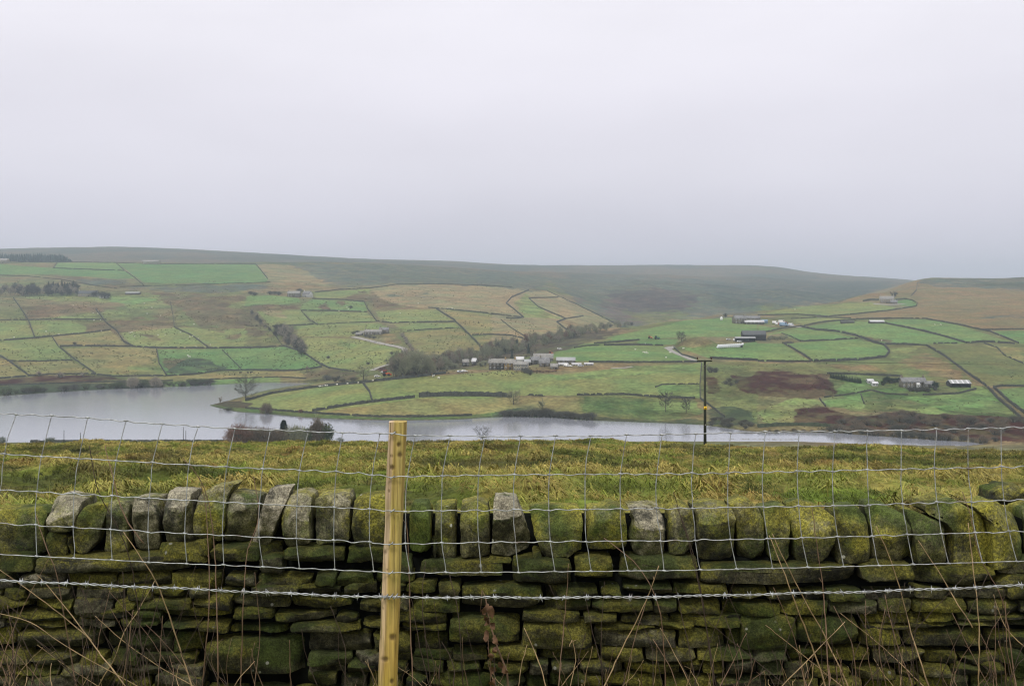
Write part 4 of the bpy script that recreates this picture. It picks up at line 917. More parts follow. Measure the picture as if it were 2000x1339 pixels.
# near shore garden group, left of the post
shrub(466,871,50,'dark red leafless shrub at the left end of the waterside hedge', mat=twig_red_m, wr=1.1, seed=11, ymin=425, n=2200)
for i, (x, h) in enumerate(((486,46),(499,45),(512,43),(524,42),(536,40),(546,38))): shrub(x, 869, h, 'brown bushy stretch of the waterside hedge left of the cypress', 'waterside hedge bushes', bramble_m, 1.1, seed=12, ymin=425, n=1000)
for i, (x, h) in enumerate(((570,45),(580,43),(590,40),(599,37))): shrub(x, 867, h, 'olive bare bush between the cypress and the ragged tree', 'bushes right of the cypress', twig_green_m, 1.0, seed=13, ymin=425, n=900)
q = at(554, 866, 425); c_, t_ = conifer_mesh(5, hgt(45, q.y), hgt(8.2, q.y), 5000, True)
plant('cypress', q, [('crown', c_, conifer_m), ('trunk', t_, bark_m)], 'dark columnar cypress by the water left of the post', 'tree')
shrub(607,867,37,'ragged dark bush left half of the clump beside the post', mat=shrub_m, wr=.9, seed=14, ymin=425, n=1500)
shrub(622,867,58,'tall ragged reddish topped tree in the clump nearest the post', mat=bramble_m, wr=.55, seed=15, ymin=425, n=1800)
shrub(637,867,43,'ragged dark bush right half of the clump beside the post', mat=shrub_m, wr=.8, seed=16, ymin=425, n=1500)
shrub(664,866,13,'small low green bush right of the ragged clump', mat=shrub_m, wr=1.6, seed=17, ymin=425)
shrub(96,868,17,'dark rounded bush at the water edge on the far left', mat=shrub_m, wr=1.7, seed=18, ymin=425)
shrub(74,867,9,'thin low bush left of the dark waterside bush', mat=twig_m, wr=1.6, seed=7, ymin=425, n=350)
shrub(2,868,17,'dark bush cut by the left edge of the picture', mat=shrub_m, wr=1.4, seed=18, ymin=425)
# right hand side
for i in range(34):
    x = 1505+i*13.2+rt.uniform(-6,6); y = float(np.interp(x,[1496,1545,1632,1755,1895,1930],[845,843.5,845,854,863,867]))-rt.uniform(0,3)
    shrub(x, y, rt.uniform(10,20) if x > 1620 else rt.uniform(5,9), 'dark bare scrub overhanging the water along the right shore', 'scrub overhanging the right shore', rt.choice([twig_dark_m, bramble_m]), 1.9, seed=rt.choice([6, 19]))
for i in range(22): shrub(985+i*8+rt.uniform(-4,4), float(np.interp(985+i*8,[985,1060,1160],[813,812,820])), rt.uniform(12,21), 'dark scrub on the shore below the farm pasture', 'scrub on the shore below the farm pasture', twig_dark_m, 1.7, seed=6)
for i in range(80):
    x = rt.uniform(1640, 2060); y = float(np.interp(x,[1640,1755,1900,2000],[838,842,850,850]))-rt.uniform(0,32)*np.interp(x,[1640,1750,2000],[.5,1,1])
    shrub(x, y, rt.uniform(9,17), 'dark bare scrub of the purple brown thicket above the right shore', 'scrub of the right shore thicket', rt.choice([twig_dark_m, bramble_m, bramble_m]), 2.2, seed=rt.choice([6, 19]))
for i in range(18):
    x = rt.uniform(1380, 1470); shrub(x, float(np.interp(x,[1370,1420,1470],[828,834,840]))-rt.uniform(0,14), rt.uniform(7,13), 'dark scrub on the bank right of the power pole', 'scrub right of the power pole', twig_dark_m, 1.8, seed=6)
for x, y, h, w_ in ((1388,727,14,2.0),(1397,727,12,1.6)): shrub(x, y, h, 'dark gorse bush right below the crossarm of the power pole', 'gorse bushes below the crossarm', twig_dark_m, w_, seed=19)
for x, y in ((1418,750),(1428,753),(1438,748),(1425,745)): shrub(x, y, 9, 'small dark gorse beside the upper bracken patch', 'gorse beside the bracken', twig_dark_m, 1.9, seed=19)
for i in range(20): wood(10+i % 2, 1622+i*3.1, float(738+i*.55), rt.uniform(10,13), 'small dark conifer in the row left of the white sheds', 'conifer row by the white sheds', name='conifer')
for i in range(9): shrub(1729+i*4.2, 746+rt.uniform(-2,3), rt.uniform(9,13), 'dark evergreen hedge left of the lower right farmhouse', 'hedge left of the lower right farmhouse', conifer_m, 1.2, seed=20)
for i in range(9): shrub(1777+i*4.5, 764+rt.uniform(-2,2), rt.uniform(8,12), 'dark bush in the garden in front of the lower right farmhouse', 'garden bushes before the lower right farmhouse', twig_dark_m, 1.3, seed=6)
shrub(1827,762,19,'dark round evergreen at the right end of the farmhouse garden', mat=conifer_m, wr=.9, seed=21)
shrub(1725,752,11,'round dark bush beside the white sheds', mat=conifer_m, wr=1.2, seed=20)
for i in range(9): shrub(1503+i*3.9, 663+rt.uniform(-3,1), rt.uniform(7,10), 'grey green thicket right of the bale barn', 'thicket right of the bale barn', twig_green_m, 1.5, seed=13)
for x, y in ((1030,729),(1035,731),(1026,727)): shrub(x, y, 12, 'dark bush below the pale annex of the long farmhouse', 'bushes below the annex', twig_dark_m, 1.3, seed=6)
for i in range(8): shrub(1043+i*6, 727+rt.uniform(-2,1), 5, 'low russet garden hedge by the roofs of the farm hamlet', 'russet garden hedges', twig_red_m, 2.0, seed=10)
for x, y in ((883,716),(888,718),(940,715),(947,713),(870,722)): shrub(x, y, 12, 'scrubby bush beside the small cottages', 'bushes beside the cottages', twig_green_m, 1.5, seed=13)
for x, y in ((528,575),(536,575),(545,576),(490,575),(498,577),(585,570)): shrub(x, y, 9, 'dark bush left of the white gabled farm on the hill', 'bushes by the white gabled farm', twig_dark_m, 1.6, seed=6)
for x, y in ((690,652),(697,650),(722,660),(715,658),(730,661)): shrub(x, y, 7, 'dark bush below the terrace of grey cottages', 'bushes below the grey terrace', twig_dark_m, 2.0, seed=6)
for i in range(10): shrub(785+i*2.2+rt.uniform(-2,2), 655+i*3.4, 7, 'rough bush along the gully right of the grey terrace', 'bushes along the gully', twig_m, 1.8, seed=19)
for x, y in ((146,673),(641,700),(719,712),(765,692),(685,602)): shrub(x, y, 7, 'lone small dark bush in the left hill pastures', 'lone bushes in the left pastures', twig_dark_m, 1.3, seed=6)
# ---------------------------------------------------------------- farm buildings
def stone(name, c, v=.3): return simple(name, c, 0.9, v, 0.9)
grit = stone('gritstone_wall', (.20,.175,.13)); gritd = stone('dark_gritstone_wall', (.12,.11,.09)); gold = stone('golden_gritstone_wall', (.33,.235,.11)); pale = stone('pale_gritstone_wall', (.36,.33,.26))
white_w = stone('whitewashed_wall', (.62,.62,.60), .08); slate = stone('slate_roof', (.21,.21,.21), .35); slated = stone('dark_slate_roof', (.10,.105,.105), .2); lstone = stone('stone_slab_roof', (.27,.26,.24), .35)
whiter = stone('white_sheet_roof', (.60,.60,.61), .06); corr = stone('grey_sheet_roof', (.36,.37,.37), .15); wood_w = stone('dark_timber_wall', (.05,.048,.042)); glass_d = simple('window_pane', (.03,.035,.04), 0.2, 0.1, 1, spec=.5)
frame_w = simple('white_paint', (.78,.78,.76), .6, .05); blue_m = simple('blue_sheet', (.22,.33,.45), .6, .1); red_p = simple('orange_paint', (.62,.13,.03), .5, .12); green_p = simple('green_paint', (.03,.16,.09), .5, .1)
tyre_m = simple('tyre_rubber', (.02,.02,.02), .8, .1)
def gable(name, x, y, label, wpx, e, rg, d, yaw=0, wm=None, rm=None, win=2, floors=1, chim=1, cat='house', group=None, door=True, off=0, open_front=False, stripes=0, over=.35, base=None):
    """gabled building: foot of its front wall at photo (x, y), width wpx photo px, eaves e, ridge rg, depth d (metres)"""
    q = at(x, y); w_ = hgt(wpx, q.y)/2; q.y += 0; 
    E0 = empty(name, q, label, cat, group); E0.rotation_euler = (0, 0, math.radians(yaw))
    wm = wm or grit; rm = rm or slate; b = MB(); lo = -2.0
    V = [(-w_,0,lo),(w_,0,lo),(w_,d,lo),(-w_,d,lo),(-w_,0,e),(w_,0,e),(w_,d,e),(-w_,d,e),(-w_,d/2,rg),(w_,d/2,rg)]
    front = [] if open_front else [(0,1,5,4)]
    b.add(V, front+[(2,3,7,6),(0,4,7,3),(1,2,6,5),(0,3,2,1)], [(4,8,7),(5,6,9)])
    b.build('wall', wm, E0, world=False)
    if open_front:
        p = MB(); n = max(2, int(w_/2.5))
        for i in range(n+1):
            xx = -w_+.2+(2*w_-.4)*i/n; p.box(xx-.15,0.02,lo,xx+.15,.3,e)
        p.build('front_posts', wood_w, E0, world=False)
    r = MB(); o = over; sl = (rg-e)/(d/2); t = .22
    for s in (0, 1):
        y0 = -o if s == 0 else d+o; z0 = e-sl*o
        P = [(-w_-o,y0,z0+.03),(w_+o,y0,z0+.03),(w_+o,d/2,rg+.03),(-w_-o,d/2,rg+.03)]; Q = [(a,b_,c+t) for a,b_,c in P]
        r.add(P+Q, [(4,5,6,7),(3,2,1,0),(0,1,5,4),(1,2,6,5),(3,0,4,7)] if s == 0 else [(7,6,5,4),(0,1,2,3),(4,5,1,0),(5,6,2,1),(7,4,0,3)])
    ro = r.build('roof', rm, E0, world=False)
    if stripes:
        for i in range(stripes):
            xx = -w_+(i+.5)*2*w_/stripes; m_ = MB()
            for s in (0,):
                m_.add([(xx-.5,-o,e-sl*o+t+.06),(xx+.5,-o,e-sl*o+t+.06),(xx+.5,d/2-.1,rg-sl*.1+t+.06),(xx-.5,d/2-.1,rg-sl*.1+t+.06)], [(0,1,2,3)])
            m_.build('rooflight', whiter, ro, world=False)
    for i in range(chim):
        xx = [-w_+.7, w_-.7, 0][i]; m_ = MB(); m_.box(xx-.5,d/2-.45,rg-.6,xx+.5,d/2+.45,rg+1.3); m_.box(xx-.6,d/2-.55,rg+1.3,xx+.6,d/2+.55,rg+1.45)
        m_.box(xx-.15,d/2-.15,rg+1.45,xx+.15,d/2+.15,rg+1.8); m_.build('chimney', wm, ro, world=False)
    fh = e/floors
    for fl in range(floors):
        for i in range(win):
            xx = -w_+(i+.5)*2*w_/win+(.25 if i % 2 else -.2)*.5; zz = fl*fh+fh*.38
            if door and fl == 0 and i == win//2:
                m_ = MB(); m_.box(xx-.5,-.06,0,xx+.5,.02,2.0); m_.build('door', wood_w, E0, world=False); continue
            m_ = MB(); ww = .55; hh = min(1.2, fh*.5)
            for a0, a1, z0, z1 in ((-ww,ww,zz-.12,zz),(-ww,ww,zz+hh,zz+hh+.1),(-ww,-ww+.09,zz,zz+hh),(ww-.09,ww,zz,zz+hh),(-.05,.05,zz,zz+hh)): m_.box(xx+a0,-.08,z0,xx+a1,.02,z1)
            f_ = m_.build('window', frame_w, E0, world=False)
            g_ = MB(); g_.box(xx-ww+.1,-.03,zz+.01,xx+ww-.1,.01,zz+hh-.01); g_.build('pane', glass_d, f_, world=False)
    return E0
G = gable
# the long farm by the wood
G('farmhouse',969,722,'tall left block of the long stone farmhouse, grey roof and golden gable',29,5.0,7.6,7,-4,gritd,lstone,4,2,1)
G('farmhouse',996,722,'middle block of the long farmhouse with golden gable front',23,4.7,7.3,7,-4,gold,lstone,3,2,2)
G('farmhouse_annex',1017,724,'pale stone annex at the right end of the long farmhouse',28,4.4,6.0,6,-8,pale,lstone,6,2,0)
G('shed',1015,711,'white roofed shed behind the long farmhouse',15,3.6,5.6,6,-5,white_w,whiter,0,1,0,'shed',door=False,stripes=0)
G('barn',1031,714,'low grey barn between annex and hamlet roofs',12,2.6,4.4,6,10,grit,corr,2,1,0,'barn')
G('cottage',1061,707,'grey roofed long cottage with three white rooflights',38,2.8,6.2,8,-3,grit,lstone,5,1,1,'house',stripes=0)
G('cottage',1047,711,'dark stone cottage left in the roofed hamlet',17,3.0,5.2,7,14,gritd,slate,3,1,1)
G('cottage',1063,716,'steep grey roofed cottage in front of the hamlet',20,2.8,6.4,7,-6,grit,slate,3,1,1)
G('shed',1082,721,'low grey roofed shed by the russet hedge',14,1.8,3.8,6,-10,grit,lstone,2,1,0,'shed')
G('barn',1105,711,'long grey sheet roofed barn right of the hamlet',36,2.6,4.6,12,-4,grit,corr,4,1,0,'barn')
for x, y, wp, L in ((1100,714,19,'left of three low white roofed poultry sheds by the hamlet'),(1126,714,19,'middle of three low white roofed poultry sheds by the hamlet'),(1150,713.5,18,'right hand one of three low white roofed poultry sheds by the hamlet')):
    G('poultry_shed',x,y,L,wp,1.1,1.7,4,-3,gritd,whiter,4,1,0,'shed','low white roofed sheds',door=False,over=.1)
G('cottage',910,715,'small grey cottage with white rooflight left of the farmhouse',12,3.2,5.4,6,8,gritd,lstone,3,1,1)
G('cottage',925,713,'small white roofed cottage next to the grey cottage',8,3.0,5.4,6,-10,gritd,whiter,2,1,0)
# lower right farm
G('shed',1701,749,'small white roofed shed, the upper of two, left of the right farm',11,1.7,2.6,4,-3,white_w,whiter,2,1,0,'shed',door=False)
G('shed',1710,754,'small white roofed shed, the lower of two, left of the right farm',10,1.7,2.6,4,-3,white_w,whiter,2,1,0,'shed',door=False)
G('farmhouse',1786,757,'grey stone farmhouse with white porch on the lower right hillside',46,3.6,6.0,7,-3,grit,slate,6,2,2)
G('porch',1794,757.6,'bright white gabled porch on the lower right farmhouse',6,2.0,2.9,1.6,-3,white_w,white_w,1,1,0,'porch',door=False,over=.1)
G('outbuilding',1816,757,'lower grey outbuilding joined to the right farmhouse',17,2.3,3.8,5,-3,gritd,slate,3,1,0,'shed')
G('barn',1877,757,'dark open barn with striped grey and white roof',38,2.6,4.3,8,-4,wood_w,corr,0,1,0,'barn',door=False,open_front=True,stripes=4)
# bale barn
G('barn',1474,665,'large dark roofed barn behind the row of white bales',44,5.2,8.6,16,-6,wood_w,slated,0,1,0,'barn',door=False)
G('lean_to',1456,668,'open fronted lean-to with pale roof below the large barn',38,3.6,4.4,6,-6,wood_w,corr,0,1,0,'barn',door=False,open_front=True)
# upper farm with vans
G('farmhouse',1446,632,'grey stone farmhouse left of the long white roofed barn',22,5.6,8.8,9,8,grit,slate,4,2,2)
G('barn',1474,633,'long low barn with bright white roof',37,2.4,4.2,9,-4,gritd,whiter,5,1,0,'barn',door=False)
G('barn',1470,628,'grey barn hidden behind the long white roof',30,4.0,6.2,10,-4,grit,slate,4,1,0,'barn',door=False)
G('shed',1494,631,'pale blue sheeted shed at the right of the white barn',11,2.6,3.6,6,-4,blue_m,blue_m,0,1,0,'shed',door=False)
G('shed',1656,631,'low dark shed on the pasture wall',25,1.4,2.2,4,-2,gritd,slated,0,1,0,'shed',door=False)
G('shed',1714,631.5,'long bright white roofed shed on the right pasture',27,1.8,3.2,8,-3,gritd,whiter,0,1,0,'shed',door=False)
G('farmhouse',1732,592,'stone hilltop farmhouse with pale gable',26,5.6,9.4,9,-22,pale,lstone,3,2,2)
G('outbuilding',1746,593.5,'low outbuilding at the right of the hilltop farmhouse',12,2.6,5.0,7,-22,grit,slate,1,1,0,'shed')
# left hill
G('farmhouse',573,580,'long grey stone farm left of the white gable',24,5.4,8.4,9,-3,grit,lstone,5,2,1)
G('cottage',597,580,'dark cottage with bright white gable on the left hill',18,4.4,8.4,8,-30,white_w,slate,3,2,1)
G('terrace',728,654,'long grey roofed terrace of cottages on the left hill',34,3.2,5.4,8,-4,grit,lstone,6,1,2)
G('cottage',750,651,'taller cottage at the right end of the grey terrace',18,3.6,6.2,8,6,grit,slate,3,1,2)
G('cottage',700,656,'low shed at the left end of the grey terrace',12,2.0,3.2,6,-8,grit,lstone,1,1,0,'shed')
G('cottage',170,579,'long dark roofed cottage row with white walls beside the upper left wood',35,4.2,8.0,9,4,pale,slated,6,1,2)
G('cottage',202,582,'white walled cottage behind trees, right of the long row',17,3.2,5.6,8,4,white_w,slated,4,1,0)
G('shed',258,575,'low dark shed with pale roof right of the upper left cottages',27,2.2,3.6,8,3,gritd,corr,0,1,0,'shed',door=False)
G('barn',293,516,'long pale barn on the left skyline above the pasture',32,5.2,8.0,12,-2,pale,lstone,3,1,0,'barn')
G('cottage',5,514,'pale house on the skyline at the left edge',18,5.4,9.0,10,-2,pale,lstone,3,1,1)
# ---------------------------------------------------------------- wrapped bales, vehicles, oddments
wrap_m = M('bale_wrap'); wrap_m.bump(wrap_m.noise(3, 4), .5, .15); wrap_m = wrap_m.done((.80,.82,.86), .35, spec=.4)
def bale_mesh(seed):
    r = random.Random(seed); b = MB(); n = 14; R0 = .8; rows = [(-.72,.0),(-.72,.6),(-.62,.77),(0,.82),(.62,.77),(.72,.6),(.72,.0)]
    for x, rr in rows:
        for k in range(n):
            a = 2*math.pi*k/n; b.v.append((x, rr*math.cos(a)*(1+r.uniform(-.03,.03)), .8+rr*math.sin(a)*.98))
    for i in range(len(rows)-1):
        for k in range(n): b.q.append((i*n+k, i*n+(k+1) % n, (i+1)*n+(k+1) % n, (i+1)*n+k))
    return b.mesh('wrapped_bale', True)
bm_ = bale_mesh(3); rb = random.Random(4)
for i in range(26):
    low = i < 13; k = i if low else i-13
    q = at(1401.5+k*3.75+(0 if low else 1.9), 679.5-k*.18); o = link('wrapped_bale', bm_, wrap_m if i == 0 else None, loc=q)
    o.location.z += -.1 if low else 1.25; o.rotation_euler = (0, 0, math.pi/2+rb.uniform(-.2, .2)); o.scale = (1.1,)*3
    tag(o, 'white wrapped bale lying on the grass in the long bale row' if low else 'white wrapped bale stacked on top of the long bale row', 'bale', 'white silage bales in a stacked row')
for x, y, L in ((1450.5,674,'single white wrapped bale just behind the right end of the row'),(1448.5,678.5,'dark uncovered bale end at the right of the row')):
    o = link('wrapped_bale', bm_.copy(), None, loc=at(x, y)); o.data.materials.clear(); o.data.materials.append(wrap_m if 'white' in L else tyre_m); o.scale = (1.2,)*3; tag(o, L, 'bale')
def car_meshes(van=False):
    L, W, H, hb = (4.6, 1.85, 2.2, 1.1) if van else (4.2, 1.75, 1.45, .85)
    b = MB(); prof = [(-L/2,.3),(L/2,.3),(L/2,hb*.95),(L/2-.15,hb),(L/2-1.0,hb),(L/2-1.55 if not van else L/2-.9,H),(-L/2+.5 if not van else -L/2+.1,H),(-L/2+.05,hb+.1)]
    n = len(prof)
    for s in (-1, 1):
        for x, z in prof: b.v.append((x, s*W/2*(1 if z <= hb else .86), z))
    for k in range(n): b.q.append((k, (k+1) % n, n+(k+1) % n, n+k))
    for o_ in (0, n):
        c = len(b.v); b.v.append((0, -W/2*.95 if o_ == 0 else W/2*.95, hb*.8))
        for k in range(n): b.t.append((c, o_+(k+1) % n, o_+k) if o_ == 0 else (c, o_+k, o_+(k+1) % n))
    g = []; x0, x1 = (-L/2+.6, L/2-1.35) if not van else (L/2-1.9, L/2-1.0)
    for s in (-1, 1):
        g.append(MB()); yy = s*(W/2*.93+.02); g[-1].add([(x0,yy,hb+.08),(x1,yy,hb+.08),(x1-.25,yy*.965,H-.12),(x0+.15,yy*.965,H-.12)], [(0,1,2,3) if s < 0 else (3,2,1,0)])
    wheels = []
    for x in (-L/2+.8, L/2-.85):
        for s in (-1, 1):
            m_ = MB(); m_.tube([(x, s*W/2*.8, .32),(x, s*(W/2+.03), .32)], .32, 12); wheels.append(m_)
    return b, g, wheels
def vehicle(name, x, y, label, paint, yaw, van=False, cat='car', group=None, s=1.0):
    q = at(x, y); q.z -= .02; e = empty(name, q, label, cat, group); e.rotation_euler = (0, 0, math.radians(yaw)); e.scale = (s,)*3
    b, g, w_ = car_meshes(van); b.build('body', paint, e, world=False); [k.build('side_window', glass_d, e, world=False) for k in g]
    for m_ in w_: m_.build('wheel', tyre_m, e, world=False)
    return e
silver = simple('silver_paint', (.62,.64,.66), .35, .05); redcar = simple('red_paint', (.35,.05,.04), .4, .05)
vehicle('car',907,726,'silver white car parked on the drive below the small cottages',frame_w,20)
vehicle('car',898,727,'grey car left of the white one on the cottage drive',silver,40)
vehicle('van',1107,715.5,'white van by the low poultry sheds, nearer the hamlet',frame_w,5,True,'van')
vehicle('car',1112,716,'white car beside the van at the poultry sheds',frame_w,-10)
vehicle('car',1134,715.5,'white car alone further right by the poultry sheds',silver,5)
vehicle('van',1514,632,'white van among the machinery right of the long white barn',frame_w,10,True,'van',s=1.4)
vehicle('van',1517,634,'second smaller white van just below the other by the machinery',frame_w,60,True,'van')
vehicle('van',1527,631,'large white lorry body at the right of the machinery yard',frame_w,15,True,'van',s=1.6)
vehicle('van',1531,637,'pale blue box van at the front of the machinery yard',blue_m,5,True,'van',s=1.9)
vehicle('car',1521,633,'red car half hidden between the white vans',redcar,70)
vehicle('van',1545,636,'pale grey blue van at the right end of the machinery yard',silver,-5,True,'van',s=1.3)
vehicle('car',1536,631,'dark red car behind the blue box van',redcar,0)
vehicle('tractor',1437,666,'white van parked left of the open lean-to',frame_w,30,True,'van',s=1.1).name = 'van'
vehicle('car',1444,668,'white car in front of the open lean-to',frame_w,10)
vehicle('car',1423,664,'pale car on the rough ground left of the lean-to',silver,0)
vehicle('car',1093,682,'white car parked by the field gate at the wood edge',frame_w,0)
vehicle('car',737,736.5,'white car on the track above the orange vehicle, right',frame_w,10)
vehicle('car',749,728,'white car beside the dark bank above the orange vehicle',frame_w,0)
def tractor(x, y, label, paint, yaw, s=1.0, cat='tractor'):
    q = at(x, y); e = empty('tractor', q, label, cat); e.rotation_euler = (0, 0, math.radians(yaw)); e.scale = (s,)*3
    b = MB(); b.box(-1.2,-.75,.7,2.2,.75,1.7); b.box(2.2,-.9,.4,3.0,.9,1.3); b.build('body', paint, e, world=False)
    b = MB(); b.box(-1.3,-.8,1.7,.6,.8,2.7); b.build('cab', glass_d, e, world=False)
    b = MB(); b.box(-1.45,-.95,2.7,.75,.95,2.85); b.build('cab_roof', paint, e, world=False)
    for xx, rr in ((-.7,.85),(1.5,.6)):
        for sg in (-1, 1):
            b = MB(); b.tube([(xx,sg*.75,rr),(xx,sg*1.15,rr)], rr, 14); b.build('wheel', tyre_m, e, world=False)
tractor(753,734,'orange farm vehicle standing in the yard by the dark bank',red_p,10,1.35)
tractor(1269,661,'orange vehicle in the green field left of the round topped tree',red_p,0,.9)
tractor(1282,662,'dark green tractor in the field beside the orange vehicle',green_p,0,1.1)
tractor(1075,691,'small orange machine at the wood edge above the hamlet',red_p,30,.8)
# water tank
q = at(1409, 625); e = empty('water_tank', q, 'white round tank near the upper farm', 'tank'); b = MB()
b.tube([(0,0,-1),(0,0,3.0),(0,0,3.5),(0,0,3.75)], [1.5,1.5,1.1,.2], 18); b.build('tank_shell', frame_w, e, True, world=False)
b = MB(); b.tube([(0,0,3.7),(0,0,4.0)], .35, 10); b.build('lid', silver, e, world=False)
# sheep
def sheep_mesh():
    b = MB()
    b.tube([(-.62,0,.62),(-.55,0,.68),(-.3,0,.70),(.1,0,.70),(.4,0,.70),(.52,0,.72),(.62,0,.74),(.74,0,.66),(.88,0,.56),(.92,0,.52)], [.05,.22,.31,.33,.30,.22,.15,.13,.09,.04], 10)
    for x in (-.4, .38):
        for s in (-1, 1): b.tube([(x,s*.14,.5),(x+.02,s*.14,.28),(x,s*.14,-.04)], [.08,.045,.045], 6)
    for s in (-1, 1): b.tube([(.68,s*.08,.76),(.66,s*.2,.74)], [.04,.02], 5)
    return b.mesh('sheep', True)
SHP = [(1,[(105,770),(345,725),(440,745),(545,740),(590,738),(760,720),(700,585),(735,590),(705,640),(755,638),(550,527),(1085,512),(1140,545),(1105,590),(1205,605),(975,735),(1010,762),(1185,750),(1355,730),(1425,765),(1450,760),(1490,775),(1580,825),(1470,840),(1455,670),(1410,905),(1430,915),(1240,750),(990,730),(1420,915)],'white sheep grazing on the pastures of the left hill'),
 (2,[(560,1062),(580,1059),(600,1057),(615,1055),(685,1049),(730,1042),(765,1042),(825,1032),(845,1037),(895,1024),(935,1021),(955,1018),(1000,1012)],'white sheep in the line behind the headland wall'),
 (2,[(1295,435),(760,465),(1160,510),(770,480),(1515,470),(1550,475),(700,492)],'white sheep in the upper fields right of the white gabled farm'),
 (3,[(1140,765),(1152,770),(1165,765),(1170,772),(1310,805),(1080,745),(1340,770),(1440,738),(1155,705)],'white sheep in the green field below the lane'),
 (4,[(280,405),(1330,520),(1375,520),(930,640),(1420,500)],'white sheep on the right hand hill pastures'),
 (2,[(1450,1000),(1405,985),(1440,960),(1415,982)],'white sheep at the top of the large headland pasture')]
sm_ = sheep_mesh(); wool = simple('wool', (.72,.70,.62), .95, .1, 5); rsx = random.Random(8)
for z, pts, L in SHP:
    for p in ZP(z, pts):
        q = at(*p); o = link('sheep', sm_, None if sm_.materials else wool, loc=q); o.rotation_euler = (0, 0, rsx.uniform(0, 6.28)); o.scale = (rsx.uniform(1.15, 1.45),)*3
        tag(o, L, 'sheep', L.replace('white sheep', 'sheep'))
cow_m = simple('dark_hide', (.03,.028,.025), .8, .2, 3)
cm_ = sm_.copy(); cm_.materials.clear(); cm_.materials.append(cow_m)
for x, y in ((469.5,729.5),(484,729.5),(490.5,729)):
    o = link('cow', cm_, None, loc=at(x, y)); o.scale = (1.7,)*3; o.rotation_euler = (0,0,rsx.uniform(-.4,.4)); tag(o, 'dark cow in the strip of pasture above the far shoreline', 'cow', 'dark cattle above the far shore')
# ---------------------------------------------------------------- power pole and small posts
pole_m = M('creosoted_wood'); pole_m = pole_m.done(pole_m.scale((.035,.04,.028), pole_m.rng(pole_m.noise(2, 5, .6, pole_m.vec((6,6,.6))), .3, .7, .6, 1.5)), .85)
Yp = 104.0; px = 1377.0; X = (px-1000)/F*Yp; zb = float(near_h(np.array(px), np.array(Yp))); zt = E+(HZ-703)/F*Yp
e = empty('power_pole', (X, Yp, zb), 'dark wooden power pole with crossarm and small yellow sign', 'power pole')
b = MB(); b.tube([(X,Yp,zb-.5),(X,Yp,(zb+zt)/2),(X-.02,Yp,zt)], [.165,.14,.115], 12); b.build('pole', pole_m, e, True)
za = zt-.08; b = MB(); b.box(X-.88,Yp-.26,za-.06,X+.68,Yp-.13,za+.07)
ar = b.build('crossarm', pole_m, e); ar.rotation_euler = (0, math.radians(0), 0)
ins_m = simple('brown_insulator', (.06,.03,.02), .3, .1, 3, spec=.5); steel = simple('galvanised_steel', (.35,.36,.36), .5, .1, 4, metal=.6)
for xx in (X-.82, X+.62):
    b = MB(); b.tube([(xx,Yp-.2,za+.05),(xx,Yp-.2,za+.2)], .02, 6); pin = b.build('insulator_pin', steel, e)
    b = MB(); b.tube([(xx,Yp-.2,za+.17),(xx,Yp-.2,za+.22),(xx,Yp-.2,za+.28),(xx,Yp-.2,za+.32),(xx,Yp-.2,za+.40),(xx,Yp-.2,za+.43)], [.05,.09,.05,.08,.05,.02], 10); b.build('insulator', ins_m, pin, True)
for s in (-1, 1):
    b = MB(); b.tube([(X+s*.5,Yp-.2,za-.05),(X+s*.08,Yp-.14,za-.55)], .025, 5); b.build('brace', steel, e)
zs = E+(HZ-796)/F*Yp; b = MB(); b.box(X-.15,Yp-.19,zs-.17,X+.15,Yp-.168,zs+.17)
b.build('warning_sign', simple('yellow_sign', (.85,.55,.02), .5, .04, 4), e)
b = MB(); 
for a0, b0, a1, b1 in ((-.085,-.1,.085,-.1),(.085,-.1,0,.1),(0,.1,-.085,-.1),(0,.05,-.02,-.01),(-.02,-.01,.02,0),(.02,0,0,-.07)): b.tube([(X+a0,Yp-.193,zs+b0),(X+a1,Yp-.193,zs+b1)], .009, 4)
b.build('sign_symbol', tyre_m, e)
zs2 = E+(HZ-829)/F*Yp; b = MB(); b.box(X-.045,Yp-.18,zs2-.05,X+.045,Yp-.165,zs2+.05); b.build('number_plate', simple('pale_plate', (.5,.5,.45), .5), e)
# its two wires, running off to the right
for i, xx in enumerate((X-.82, X+.62)):
    P0 = Vector((xx, Yp-.2, za+.36)); P1 = Vector((150+i*1.5, Yp+60, za-1.0)); pts = []
    for k in range(41):
        t = k/40; p = P0.lerp(P1, t); p.z -= 4*t*(1-t)*1.6; pts.append(p)
    b = MB(); b.tube(pts, .011, 4); b.build('overhead_wire', simple('wire_black', (.05,.05,.05), .6), e)
for x, yt, yb, L in ((125,842,868,'thin bare post by the water, left one of the pair beside the dark bush'),(157,846,867,'thin bare post by the water, shorter one right of the dark bush'),(358,834,866,'thin tall post at the embankment, left of the close pair'),(363,841,866,'thin short post at the embankment, right of the close pair')):
    q = at(x, yb, 440); H = (yb-yt)/F*q.y; b = MB(); b.tube([(q.x,q.y,q.z-.5),(q.x,q.y,q.z+H)], [.15,.12], 8); b.box(q.x-.17,q.y-.17,q.z+H,q.x+.17,q.y+.17,q.z+H+.06)
    o = b.build('waterside_post', pole_m, None); o.data.transform(__import__('mathutils').Matrix.Translation(-q)); o.location = q; tag(o, L, 'post')
